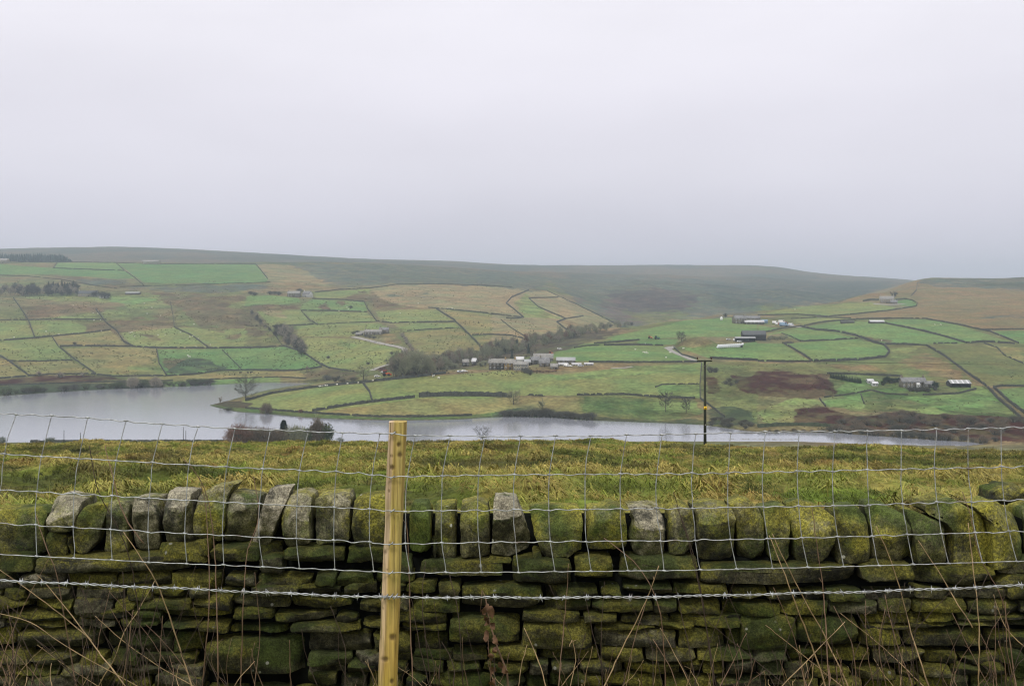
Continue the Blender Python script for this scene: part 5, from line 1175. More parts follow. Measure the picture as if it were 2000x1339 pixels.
# ---------------------------------------------------------------- the dry stone wall in front
def wp(x, y, Y): return ((x-1000)/F*Y, Y, E+(HZ-y)/F*Y)
WY = 5.3
def stone_mat(name, coping):
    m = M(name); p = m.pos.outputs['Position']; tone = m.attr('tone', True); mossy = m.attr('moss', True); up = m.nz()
    n_big = m.noise(2.6, 4, .6); n_mid = m.noise(11, 5, .65); n_fine = m.noise(60, 4, .7); n_tiny = m.noise(220, 3, .7)
    gritc = m.mix(m.rng(n_mid, .35, .65), (.044,.045,.022), (.15,.145,.066))
    gritc = m.mix(m.rng(n_big, .4, .62), gritc, m.scale(gritc, .62))
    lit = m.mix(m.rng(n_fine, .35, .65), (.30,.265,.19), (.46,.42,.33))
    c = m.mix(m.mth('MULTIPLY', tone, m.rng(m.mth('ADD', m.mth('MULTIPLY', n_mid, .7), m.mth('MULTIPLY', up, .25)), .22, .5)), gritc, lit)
    # pale tint on up-facing faces: brightly lit tops painted into the colour
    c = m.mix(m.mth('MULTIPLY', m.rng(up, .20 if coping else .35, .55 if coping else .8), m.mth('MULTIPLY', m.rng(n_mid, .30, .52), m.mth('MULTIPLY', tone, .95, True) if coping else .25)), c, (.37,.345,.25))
    # soot-black gritstone patches
    c = m.mix(m.mth('MULTIPLY', m.rng(m.noise(5.5, 5, .7, dist=.4), .49, .62), .85), c, (.028,.03,.026))
    mossc = m.mix(m.rng(n_fine, .3, .7), (.095,.097,.013), (.30,.275,.036))
    mossc = m.mix(m.rng(n_big, .42, .6), mossc, (.06,.088,.014))
    mf = m.mth('ADD', m.mth('ADD', m.mth('MULTIPLY', m.noise(4.2, 5, .68), .9), m.mth('MULTIPLY', up, .22 if coping else .38)), m.mth('MULTIPLY', mossy, .42))
    mf = m.mth('ADD', mf, m.mth('MULTIPLY', m.mth('SUBTRACT', n_fine, .5), .45))
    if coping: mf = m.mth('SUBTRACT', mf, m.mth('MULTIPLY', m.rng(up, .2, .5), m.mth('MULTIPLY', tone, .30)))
    c = m.mix(m.mth('MULTIPLY', m.rng(mf, .46, .78), .86), c, mossc)
    c = m.scale(c, m.rng(m.noise(95, 4, .75), .36, .64, .55, 1.28))
    c = m.scale(c, m.rng(m.noise(8, 5, .7), .35, .62, .6, 1.2))
    # small pale lichen discs
    v = m.voro(14); c = m.mix(m.mth('MULTIPLY', m.rng(v, .10, .16, 1, 0), m.rng(m.noise(3.3, 2), .58, .66)), c, (.42,.43,.36))
    c = m.scale(c, m.mth('MULTIPLY', m.rng(n_tiny, .3, .7, .66, 1.36), 1.05 if coping else .50))  # courses darker: damp stone, and the lower wall's dimmer light put into the colour
    m.bump(m.mth('ADD', m.mth('ADD', m.mth('MULTIPLY', n_fine, .8), m.mth('MULTIPLY', n_tiny, .5)), m.mth('MULTIPLY', n_mid, 1.2)), .8, .012)
    return m.done(c, .93, spec=.2)
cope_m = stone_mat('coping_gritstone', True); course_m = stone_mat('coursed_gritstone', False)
_cube = {}
def cube_grid(n):
    if n in _cube: return _cube[n]
    idx = {}; P = []; Q = []
    def vid(p):
        if p not in idx: idx[p] = len(P); P.append(p)
        return idx[p]
    for ax in range(3):
        for s in (0, n):
            for i in range(n):
                for j in range(n):
                    f = []
                    for a, b in ((i,j),(i+1,j),(i+1,j+1),(i,j+1)):
                        p = [0,0,0]; p[ax] = s; p[(ax+1) % 3] = a; p[(ax+2) % 3] = b; f.append(vid(tuple(p)))
                    Q.append(tuple(f) if s == n else tuple(f[::-1]))
    _cube[n] = (np.array(P, float)/n*2-1, np.array(Q)); return _cube[n]
def stone(poly, Y0, depth, n, seed, amp=.011, cuts=5, round_=12, taper=.9, bulge=.02, brk=0):
    """a rough block whose front outline is poly (photo px) at distance Y0; returns world vertices and quads"""
    rs = np.random.RandomState(seed); C0, Q = cube_grid(n)
    W = np.array([((x-1000)/F*Y0, (HZ-y)/F*Y0) for x, y in poly])
    a2 = (W[:, 0]*np.roll(W[:, 1], -1)-np.roll(W[:, 0], -1)*W[:, 1]).sum()
    if a2 < 0: W = W[::-1]
    for _ in range(1):     # knock the corners off
        A = W; B = np.roll(W, -1, 0); W = np.stack([A*.94+B*.06, A*.06+B*.94], 1).reshape(-1, 2)
    cen = W.mean(0); D = W-cen
    u, v, d = C0[:, 0], C0[:, 1], C0[:, 2]
    s = np.maximum(abs(u), abs(v)); k = (s**round_+abs(d)**round_)**(1/round_); k = np.maximum(k, 1e-6); s = s/k; d = d/k
    th = np.arctan2(v, u); r = np.zeros(len(u)); dx, dy = np.cos(th), np.sin(th)
    # match square directions to the polygon's own proportions
    hw = (D[:, 0].max()-D[:, 0].min())/2; hh = (D[:, 1].max()-D[:, 1].min())/2
    th = np.arctan2(dy*hh/np.maximum(hw, hh), dx*hw/np.maximum(hw, hh)); dx, dy = np.cos(th), np.sin(th)
    r = np.full(len(u), 1e9)
    for i in range(len(D)):
        p = D[i]; e = D[(i+1) % len(D)]-p; den = dx*e[1]-dy*e[0]
        with np.errstate(all='ignore'):
            t = (p[0]*e[1]-p[1]*e[0])/den; q = (p[0]*dy-p[1]*dx)/den
        ok = (t > 0) & (q >= -1e-6) & (q <= 1+1e-6) & (abs(den) > 1e-12); r = np.where(ok & (t < r), t, r)
    r = np.where(r > 1e8, min(hw, hh), r)
    tp = 1-(1-taper)*(d+1)/2
    P = np.stack([cen[0]+dx*r*s*tp, Y0+(d+1)/2*depth-bulge*(1-s**2)*(d < 0), cen[1]+dy*r*s*tp], -1)
    mid = np.array([cen[0], Y0+depth/2, cen[1]]); half = np.array([hw, depth/2, hh])
    L = (P-mid)/half
    for i in range(cuts):   # chisel facets, mostly on the front and top
        nn = rs.normal(0, 1, 3)+np.array([0, -2.4, .45]); nn /= np.linalg.norm(nn)
        dd = L@nn; lim = dd.max()*rs.uniform(.72, .92); ov = np.maximum(dd-lim, 0); L = L-ov[:, None]*nn*.9
    P = mid+L*half
    if brk:   # a broken front: the upper part leans back to the sky, the lower part is tucked under
        zb_ = rs.uniform(-.25, .55)*hh; k1 = rs.uniform(.15, .6); k2 = rs.uniform(.05, .3); tl = rs.uniform(-.5, .5); zz = P[:, 2]-mid[2]-zb_-tl*(P[:, 0]-mid[0]); fr = np.clip((mid[1]+.05-P[:, 1])/(depth/2), 0, 1)
        P[:, 1] += fr*np.where(zz > 0, zz*k1, -zz*k2)*brk
        xb = rs.uniform(-.5, .5)*hw; k3 = rs.uniform(-.5, .5); xx_ = P[:, 0]-mid[0]-xb; P[:, 1] += fr*np.maximum(xx_*np.sign(k3), 0)*abs(k3)*brk
    sc = min(hw, hh); o = rs.uniform(0, 90, 3)
    for i in range(len(P)):
        q = Vector(P[i]*np.array([1,1,1]))+Vector(o)
        n1 = mnoise.noise_vector(q*7); n2 = mnoise.noise_vector(q*19); n3 = mnoise.noise_vector(q*46)
        P[i] += np.array(n1)*amp*.8+np.array(n2)*amp*.75+np.array(n3)*amp*.4
    P[:, 2] += E
    return P, Q
WALL = empty('dry_stone_wall', (0, WY+.2, E-2.1), 'mossy dry stone wall with upright coping stones behind the wire fence', 'wall')
# outlines of the coping stones, left to right (photo px), paleness of face and lit top, moss
COPE = [
 ([(-55,990),(60,984),(78,1000),(76,1080),(70,1088),(-60,1090)],.1,.35),
 ([(78,966),(100,960),(148,968),(147,990),(140,1030),(130,1042),(84,1040)],.75,.1),
 ([(150,980),(196,976),(192,1005),(182,1060),(160,1086),(128,1086),(134,1046)],.15,.35),
 ([(200,970),(245,968),(241,1010),(239,1086),(188,1086),(196,1020)],.35,.3),
 ([(246,963),(300,964),(302,985),(296,1086),(241,1082),(243,1005)],.65,.1),
 ([(310,952),(364,952),(365,1005),(371,1066),(310,1072),(307,1000)],.95,.05),
 ([(369,962),(400,944),(440,937),(461,938),(459,952),(434,960),(432,1030),(420,1066),(366,1058)],.7,.45),
 ([(439,954),(500,963),(498,990),(486,1066),(425,1062),(430,995)],.4,.1),
 ([(516,946),(559,945),(553,968),(516,1072),(485,1076),(480,1066),(505,985)],1.0,-.25),
 ([(556,958),(585,954),(602,963),(605,1066),(551,1073),(540,1000)],.6,.2),
 ([(607,963),(640,956),(676,955),(683,970),(680,1062),(610,1069)],.55,.25),
 ([(684,970),(692,965),(752,957),(757,1080),(686,1077)],.05,.3),
 ([(794,985),(802,975),(830,975),(838,992),(842,1076),(830,1086),(795,1084)],.1,.9),
 ([(844,981),(889,976),(890,1096),(849,1096)],.25,.35),
 ([(896,978),(930,971),(954,980),(956,1000),(958,1096),(896,1096)],.25,.25),
 ([(962,1000),(963,961),(985,962),(1010,966),(1019,988),(1039,1057),(1036,1082),(990,1097),(958,1091)],.95,.1),
 ([(1031,986),(1060,981),(1135,982),(1142,1002),(1140,1080),(1112,1091),(1060,1091),(1041,1042)],.2,.5),
 ([(1145,991),(1180,986),(1200,978),(1224,985),(1229,1076),(1149,1082)],.3,.45),
 ([(1218,983),(1296,981),(1299,995),(1305,1012),(1302,1086),(1270,1094),(1240,1087),(1231,1060),(1244,1005)],.9,.3),
 ([(1310,991),(1340,975),(1357,985),(1361,1002),(1362,1082),(1309,1087)],.35,.4),
 ([(1357,981),(1400,975),(1436,981),(1441,1002),(1443,1088),(1438,1102),(1370,1104),(1361,1002)],.2,.2),
 ([(1428,976),(1455,964),(1476,970),(1490,986),(1500,1012),(1502,1100),(1449,1101),(1442,1022)],.4,.4),
 ([(1495,986),(1545,978),(1552,992),(1550,1092),(1540,1103),(1509,1097)],.3,.5),
 ([(1549,979),(1575,970),(1616,983),(1636,1002),(1638,1032),(1630,1092),(1600,1106),(1559,1101)],.3,.5),
 ([(1640,986),(1690,982),(1703,1002),(1710,1102),(1644,1108)],.15,.35),
 ([(1703,976),(1725,972),(1745,978),(1781,1002),(1796,1062),(1798,1092),(1770,1104),(1714,1102)],.2,.4),
 ([(1786,991),(1806,996),(1861,1022),(1861,1106),(1796,1107)],.1,.3),
 ([(1811,972),(1870,962),(1896,976),(1931,1002),(1941,1052),(1939,1112),(1868,1121),(1866,1045),(1850,1012),(1815,1003)],.4,.5),
 ([(1914,986),(1960,968),(1986,986),(2012,1004),(2016,1110),(1944,1119),(1940,1012)],.35,.5)]
xx = 2020; rc = random.Random(5)
while xx < 3500:
    ww = rc.uniform(55, 90); COPE.append(([(xx,985+rc.uniform(-12,10)),(xx+ww*.5,972+rc.uniform(-8,8)),(xx+ww-4,982+rc.uniform(-10,12)),(xx+ww,1110),(xx+4,1116)], rc.uniform(.1,.6), rc.uniform(.1,.5))); xx += ww+3
xx = -62
while xx > -1500:
    ww = rc.uniform(55, 90); COPE.insert(0, ([(xx-ww+4,982+rc.uniform(-12,10)),(xx-ww*.5,970+rc.uniform(-8,8)),(xx-2,980+rc.uniform(-10,12)),(xx,1086),(xx-ww,1088)], rc.uniform(.1,.6), rc.uniform(.1,.5))); xx -= ww+3
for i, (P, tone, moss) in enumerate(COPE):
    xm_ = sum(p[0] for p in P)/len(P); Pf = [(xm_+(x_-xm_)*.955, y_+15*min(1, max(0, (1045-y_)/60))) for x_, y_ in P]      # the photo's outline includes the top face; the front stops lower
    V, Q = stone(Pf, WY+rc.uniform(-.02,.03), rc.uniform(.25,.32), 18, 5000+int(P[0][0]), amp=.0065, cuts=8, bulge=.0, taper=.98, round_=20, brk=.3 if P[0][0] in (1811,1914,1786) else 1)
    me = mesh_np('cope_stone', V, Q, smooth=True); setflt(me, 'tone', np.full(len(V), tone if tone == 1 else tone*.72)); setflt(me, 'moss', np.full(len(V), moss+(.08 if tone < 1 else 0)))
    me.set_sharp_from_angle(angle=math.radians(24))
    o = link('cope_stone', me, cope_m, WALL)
    if tone == 1.0: tag(o, 'pale leaning coping stone, nearly white')
    if moss == .9: tag(o, 'bright green moss covered coping stone beside the post')
    if P[0] == (1218,983): tag(o, 'coping stone with a white capped top')
# chocks between the copes
AV, AQ, AT, AM = [], [], [], []; nb = 0
def add_stone(poly, Y0, depth, n, seed, tone, moss, **k):
    global nb
    V, Q = stone(poly, Y0, depth, n, seed, **k); AV.append(V); AQ.append(Q+nb); nb += len(V)
    AT.append(np.full(len(V), tone)); AM.append(np.full(len(V), moss))
for i, (x0, y0, x1, y1) in enumerate(((82,1042,128,1086),(128,1050,140,1086),(478,1062,548,1098),(842,1052,852,1090),(952,1090,1000,1102),(1040,1075,1062,1096))):
    add_stone([(x0,y0),(x1,y0+2),(x1-2,y1),(x0+2,y1)], WY+.05, .22, 7, 900+i, .2, .3)
# the courses: hand-placed stones from the photo first, then rows of rough stones
rw = random.Random(17)
FIX = [(60,1090,362,1120,.1),(372,1058,402,1100,.6),(300,1066,402,1098,.5),(406,1072,500,1098,.6),(553,1072,670,1100,.5),(676,1072,752,1102,.7),
 (820,1100,982,1130,.5),(1000,1095,1118,1142,.45),(1122,1093,1200,1136,.9),(1212,1092,1366,1132,.4),(1368,1108,1680,1142,.25),(1684,1104,1790,1136,.4),(1795,1110,1950,1142,.3),
 (396,1254,596,1324,.35),(1452,1206,1560,1272,.8),(1562,1212,1684,1262,.7),(876,1210,1016,1258,.6),(1020,1216,1160,1270,.5),(900,1146,1062,1188,.4),(700,1180,742,1200,.5)]
occ = []
for i, (x0, y0, x1, y1, ms) in enumerate(FIX):
    j = lambda s: rw.uniform(-s, s)
    w_ = x1-x0; h_ = y1-y0
    P = [(x0+j(2),y0+j(2)+2),(x0+w_*.3,y0+j(2)),(x0+w_*.7,y0+j(3)),(x1+j(2),y0+2+j(2)),(x1+j(2),y1+j(2)),(x0+w_*.6,y1+j(2)),(x0+j(2),y1+j(2))]
    add_stone(P, WY-.03+rw.uniform(-.015,.015), .3, 12, 1000+i, rw.uniform(.05,.4), ms, amp=.010, cuts=4, bulge=.006, round_=18, brk=.6); occ.append((x0,y0,x1,y1))
y = 1086.0; row = 0
while y < 1420:
    h = rw.choice([17,20,24,28,33,38,30,26]); x = -1540+rw.uniform(-40, 0)
    while x < 3540:
        ww = rw.uniform(1.5, 4.8)*h if h > 22 else rw.uniform(60, 175)
        ww = min(ww, 165)
        x0, x1 = x+2, x+ww-2; hit = None
        for o_ in occ:
            if o_[0]-3 < x1 and x0 < o_[2]+3 and o_[1]-2 < y+h-3 and y+3 < o_[3]+2: hit = o_; break
        if hit and x0 < hit[0]-26: x1 = hit[0]-3; nxt = hit[0]-1; hit = None
        elif hit: x = hit[2]+1; continue
        else: nxt = x+ww
        sag = 5*math.sin(x/310.0+row)+3*math.sin(x/97.0+row*2); j = lambda s: rw.uniform(-s, s)
        ya = y+sag+j(2.5); yb = y+h+sag+j(2.5)-2.2
        w_ = x1-x0
        if w_ > 12:
            P = [(x0+j(3),ya+j(2.5)+1),(x0+w_*rw.uniform(.3,.6),ya+j(3)),(x1+j(3),ya+j(3)+1),(x1+j(2.5),(ya+yb)/2+j(3)),(x1+j(3),yb+j(3)),(x0+w_*rw.uniform(.4,.7),yb+j(2.5)),(x0+j(3),yb+j(2.5))]
            on = -40 < x1 and x0 < 2040 and y < 1345
            add_stone(P, WY+rw.uniform(-.035,.035), .26, (10 if on else 5), 2000+len(AV), rw.uniform(0,.35)+(.35 if rw.random() < .07 else 0), rw.choice([-.25,0,.15,.3,.45,.65,.9]), amp=.008, cuts=4, bulge=.004, round_=18, brk=.6)
        x = nxt+rw.uniform(-1,1.5)
    y += h; row += 1
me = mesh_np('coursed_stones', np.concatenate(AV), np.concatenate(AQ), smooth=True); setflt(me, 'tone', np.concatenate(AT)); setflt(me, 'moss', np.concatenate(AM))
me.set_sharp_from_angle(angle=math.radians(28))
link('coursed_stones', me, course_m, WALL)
# hearting: packed core and cope-gap filler, blackened to paint the shade in the gaps
mb = MB(); x0, _, z1 = wp(-1540, 1100, WY); x1 = wp(3540, 1100, WY)[0]; zb_ = wp(0, 1420, WY)[2]
mb.box(x0, WY+.12, zb_-.2, x1, WY+.5, z1); mb.box(x0, WY+.17, z1-.02, x1, WY+.33, wp(0, 1026, WY)[2]); mb.build('hearting_and_gap_shade', simple('gap_shade_black', (.007,.008,.007), 1.0, .5, 8, spec=0.0), WALL)
# a dark stone lying on the field behind the wall at the right edge
V, Q = stone([(1950,962),(1985,952),(2030,958),(2040,990),(1950,992)], WY+.55, .3, 12, 77, amp=.012)
me = mesh_np('loose_stone', V, Q, smooth=True); setflt(me, 'tone', np.full(len(V), .0)); setflt(me, 'moss', np.full(len(V), .1)); me.set_sharp_from_angle(angle=math.radians(40))
link('cope_stone', me, cope_m, WALL)

# ---------------------------------------------------------------- the stock fence
FY = 4.2
FENCE = empty('wire_fence', wp(757, 1345, FY+.03), 'stock fence of galvanised mesh and barbed wire on one wooden post', 'fence')
wire_m = M('galvanised_wire'); wire_m = wire_m.done(wire_m.mix(wire_m.mth('MULTIPLY', wire_m.rng(wire_m.noise(9, 5, .7), .58, .7), .6), wire_m.mix(wire_m.rng(wire_m.noise(40, 3), .3, .7), (.22,.23,.23), (.45,.47,.48)), (.16,.10,.06)), .5, .45, .5)
post_m = M('post_wood'); pw = post_m
kn = pw.attr('knot', True); gr = pw.noise(1.0, 6, .65, pw.vec((30, 30, 1.6)), .6); gr2 = pw.noise(1.0, 4, .6, pw.vec((95, 95, 3.0))); big = pw.noise(2.2, 3, .5)
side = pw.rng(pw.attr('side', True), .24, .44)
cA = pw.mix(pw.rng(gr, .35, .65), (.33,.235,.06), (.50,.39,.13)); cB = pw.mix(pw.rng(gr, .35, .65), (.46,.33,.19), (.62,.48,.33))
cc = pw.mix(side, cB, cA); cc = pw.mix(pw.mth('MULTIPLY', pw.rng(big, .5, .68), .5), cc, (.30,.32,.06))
low_ = pw.rng(pw.attr('down', True), .3, 1.0); cc = pw.mix(pw.mth('MULTIPLY', low_, .5), cc, (.48,.28,.045))
cc = pw.scale(cc, pw.rng(gr2, .3, .7, .66, 1.2)); cc = pw.mix(pw.mth('MULTIPLY', pw.rng(gr, .57, .68), .7), cc, (.16,.13,.04)); cc = pw.mix(pw.mth('MULTIPLY', pw.rng(pw.noise(1.0, 3, .5, pw.vec((150, 150, 1.1)), .3), .60, .66), .7), cc, (.10,.075,.025)); cc = pw.mix(pw.mth('MULTIPLY', pw.rng(pw.noise(1, 5, .7, pw.vec((14,14,5))), .55, .7), .4), cc, (.20,.19,.04)); cc = pw.mix(kn, cc, (.07,.042,.016))
pw.bump(pw.mth('ADD', gr, gr2), .35, .004); post_m = pw.done(cc, .75, spec=.25)
# post: squared, with rounded arrises, a lean to the right and knots
PXL = [(825,757,792),(1000,750.5,785.5),(1160,743.5,779.5),(1339,736,773),(1420,733,770)]
KN = [(779,868,5,6),(781,888,6,7),(766,912,6,6),(765,890,4,4),(772,845,4,4),(759,958,3,4),(752,1078,4,5),(748,1188,3,4),(746,1170,3,3),(767,1244,8,8),(752,1286,9,6),(741,1246,3,6),(765,1330,5,6),(775,1000,3,4),(757,1112,3,3),(762,1060,3,4)]
nr_, nc_ = 260, 64; V = []; sd_ = []; dn_ = []; kv = []
for i in range(nr_+1):
    yy = 825+(1420-825)*i/nr_; xl = np.interp(yy, [p[0] for p in PXL], [p[1] for p in PXL]); xr = np.interp(yy, [p[0] for p in PXL], [p[2] for p in PXL])
    cxp = (xl+xr)/2; hw = (xr-xl)/2/F*FY*.985; dp = .042
    for k in range(nc_):
        a = 2*math.pi*k/nc_; pw_ = 4.0
        ca, sa = math.cos(a), math.sin(a); rr = (abs(ca)**pw_+abs(sa)**pw_)**(-1/pw_)
        lx, ly = ca*rr, sa*rr
        x0, _, z0 = wp(cxp, yy, FY); p = Vector((x0+lx*hw, FY+.045+ly*dp, z0)); 
        nn = mnoise.noise(Vector((p.x*40, p.y*40, p.z*3)))*.0022+mnoise.noise(Vector((p.x*9, p.y*9, p.z*7)))*.0032
        p.x += ca*nn; p.y += sa*nn-(.007*max(0, 1-abs(lx+.25)/.7) if sa < 0 else 0)
        kk = 0
        if sa < 0:
            X_, Y_ = cxp+lx*(xr-xl)/2, yy
            for kx, ky, rx, ry_ in KN:
                dd = ((X_-kx)/rx)**2+((Y_-ky)/ry_)**2; kk = max(kk, math.exp(-dd*dd*2.2)*(.55+.45*(rx > 4)))
        p.y += kk*.004
        V.append(tuple(p)); sd_.append((lx+1)/2); dn_.append(i/nr_); kv.append(min(1, kk*.85))
Q = [(i*nc_+k, i*nc_+(k+1) % nc_, (i+1)*nc_+(k+1) % nc_, (i+1)*nc_+k) for i in range(nr_) for k in range(nc_)]
c0 = len(V); xt, _, zt_ = wp(774.5, 824.5, FY); V.append((xt, FY+.045, zt_+.004)); T = [(c0, (k+1) % nc_, k) for k in range(nc_)]
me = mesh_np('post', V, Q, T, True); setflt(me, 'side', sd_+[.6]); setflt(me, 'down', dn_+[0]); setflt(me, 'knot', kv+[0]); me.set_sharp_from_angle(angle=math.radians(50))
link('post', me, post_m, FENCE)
LW = [
 [(-300,790),(0,807),(70,811),(140,813),(245,823),(380,832),(480,838),(600,842),(700,846),(765,846),(790,850),(1000,852),(1175,851),(1350,847),(1510,843),(1650,842),(1825,839),(2000,834),(2300,826)],
 [(-300,866),(0,886),(210,898),(420,911),(700,923),(765,931),(860,929),(1000,927),(1350,925),(1615,919),(2000,911),(2300,902)],
 [(-300,944),(0,956),(140,964),(350,976),(700,993),(765,998),(1000,996),(1350,992),(1650,987),(2000,976),(2300,968)],
 [(-300,1004),(0,1022),(350,1041),(700,1057),(762,1062),(1000,1058),(1350,1055),(1650,1048),(2000,1037),(2300,1027)],
 [(-300,1064),(0,1082),(350,1100),(700,1114),(762,1118),(1000,1117),(1350,1113),(1650,1106),(2000,1095),(2300,1085)]]
SX = [[31,101,171,246,317,387,459,528,602,669,742,811,879,947,1017,1085,1154,1224,1293,1359,1427,1495,1561,1631,1695,1761,1828,1891,1955],
 [9,81,154,227,298,369,443,513,585,657,727,796,864,935,1005,1073,1143,1212,1283,1352,1421,1489,1557,1626,1694,1760,1825,1891,1956],
 [0,72,145,219,292,364,437,507,580,653,722,792,862,933,1004,1072,1143,1212,1282,1353,1422,1491,1560,1628,1697,1763,1830,1897,1961],
 [-5,70,143,216,289,361,435,506,579,652,722,792,863,935,1007,1075,1145,1215,1290,1358,1427,1499,1566,1636,1704,1772,1839,1905,1971],
 [-5,72,145,219,291,365,437,514,585,654,730,801,871,940,1013,1084,1155,1227,1297,1368,1439,1509,1578,1648,1717,1784,1853,1919,1986]]
for r_ in SX:
    for k in range(19): r_.insert(0, r_[0]-71); r_.append(r_[-1]+66)
def lwy(i, x):
    L = LW[i]; return float(np.interp(x, [p[0] for p in L], [p[1] for p in L]))
def smooth_y(i, x):
    return sum(lwy(i, x+d) for d in (-60,-40,-20,0,20,40,60))/7 if abs(x-775) > 80 else lwy(i, x)
rf = random.Random(9)
def wire_pt(i, x): return (smooth_y(i, x)+WIG[i](x))
def mkwig(i):
    a = [(rf.uniform(.15,.30), rf.uniform(0,6.3), rf.uniform(.3,.8)) for _ in range(3)]; kinks = [(x+rf.uniform(-8,8), rf.uniform(-1.6,1.6)) for x in range(-1400, 3400, 36)]
    amp = 1.0 if i < 4 else .45
    return lambda x: amp*(sum(c*math.sin(x*k*.6+p) for k, p, c in a)+sum(v*max(0, 1-abs(x-kx)/9) for kx, v in kinks if abs(x-kx) < 9))
WIG = [mkwig(i) for i in range(5)]
for i in range(5):
    b = MB(); b.tube([wp(x, wire_pt(i, x), FY-.012 if abs(x-768) < 40 else FY-.004) for x in np.arange(-1400, 3401, 7.0)], .0024 if i == 0 else .0021, 6); b.build('line_wire', wire_m, FENCE, True)
for s in range(len(SX[0])):
    pts = []; 
    for i in range(5): pts.append((SX[i][s], wire_pt(i, SX[i][s])))
    P = []
    for i in range(4):
        p0, p1, p2, p3 = pts[max(i-1,0)], pts[i], pts[i+1], pts[min(i+2,4)]; bend = rf.uniform(-2.2, 2.2)*(1 if rf.random() < .5 else .2); kb = rf.uniform(.25,.8)
        for k in range(8):
            t = k/8; q = [.5*((2*p1[c])+(-p0[c]+p2[c])*t+(2*p0[c]-5*p1[c]+4*p2[c]-p3[c])*t*t+(-p0[c]+3*p1[c]-3*p2[c]+p3[c])*t**3) for c in (0,1)]
            P.append((q[0]+bend*max(0,1-abs(t-kb)/.35), q[1]))
    P.append(pts[4]); b = MB(); b.tube([wp(x, y_, FY-.008) for x, y_ in P], .0018, 6)
    for i in range(5):   # the wrapped knot at each crossing
        x_, y_ = pts[i]; c = Vector(wp(x_, y_, FY-.006)); b.tube([c+Vector((-.009,0,.001)), c+Vector((-.004,-.002,.002)), c+Vector((.004,-.002,0)), c+Vector((.009,0,0))], [.0024,.0042,.0042,.0024], 6)
    b.build('stay_wire', wire_m, FENCE, True)
BW = [(-300,1112),(0,1132),(300,1147),(700,1164),(765,1166),(1000,1167),(1350,1164),(1650,1156),(2000,1143),(2300,1130)]
def bwy(x): return sum(float(np.interp(x+d, [p[0] for p in BW], [p[1] for p in BW])) for d in (-60,-30,0,30,60))/5+.7*math.sin(x*.031)+.5*math.sin(x*.011+1)
b = MB()
for ph in (0, math.pi):
    b.tube([Vector(wp(x, bwy(x), FY-.012))+Vector((0, math.cos(x*.16+ph)*.0034, math.sin(x*.16+ph)*.0034)) for x in np.arange(-1400, 3401, 5.0)], .0024, 5)
bw = b.build('barbed_wire', wire_m, FENCE, True)
x = -1390.0
while x < 3390:
    b = MB(); c = Vector(wp(x, bwy(x), FY-.012))
    for k in range(2):
        a = rf.uniform(0, 3.1); d = Vector((rf.uniform(-.35,.35), math.cos(a)*.8, math.sin(a))).normalized(); o_ = Vector(((k-.5)*.008, 0, 0))
        b.tube([c+o_-d*.017, c+o_-d*.006, c+o_+d*.006, c+o_+d*.017], [.0004,.0019,.0019,.0004], 5)
    b.tube([c+Vector((-.008,0,0)), c+Vector((.008,0,0))], .0062, 7)
    b.build('barb', wire_m, bw, True); x += rf.uniform(40, 49)
for i in range(5):
    xk = [768,766,766,763,763][i]; y_ = wire_pt(i, xk); c = Vector(wp(xk, y_, FY-.012)); b = MB()
    b.tube([c+Vector((-.008,.018,-.006)), c+Vector((-.007,-.003,-.005)), c+Vector((0,-.006,0)), c+Vector((.007,-.003,.005)), c+Vector((.008,.018,.006))], .0024, 6); b.build('staple', wire_m, FENCE, True)
c = Vector(wp(762, 1166, FY-.018)); b = MB()
for k in range(3):
    o_ = Vector((-.02+k*.02, 0, 0)); b.tube([c+o_+Vector((-.008,.025,-.008)), c+o_+Vector((-.004,-.004,-.006)), c+o_+Vector((.004,-.006,.006)), c+o_+Vector((.010,.02,.010))], .0026, 5)
b.build('staple', wire_m, FENCE, True)

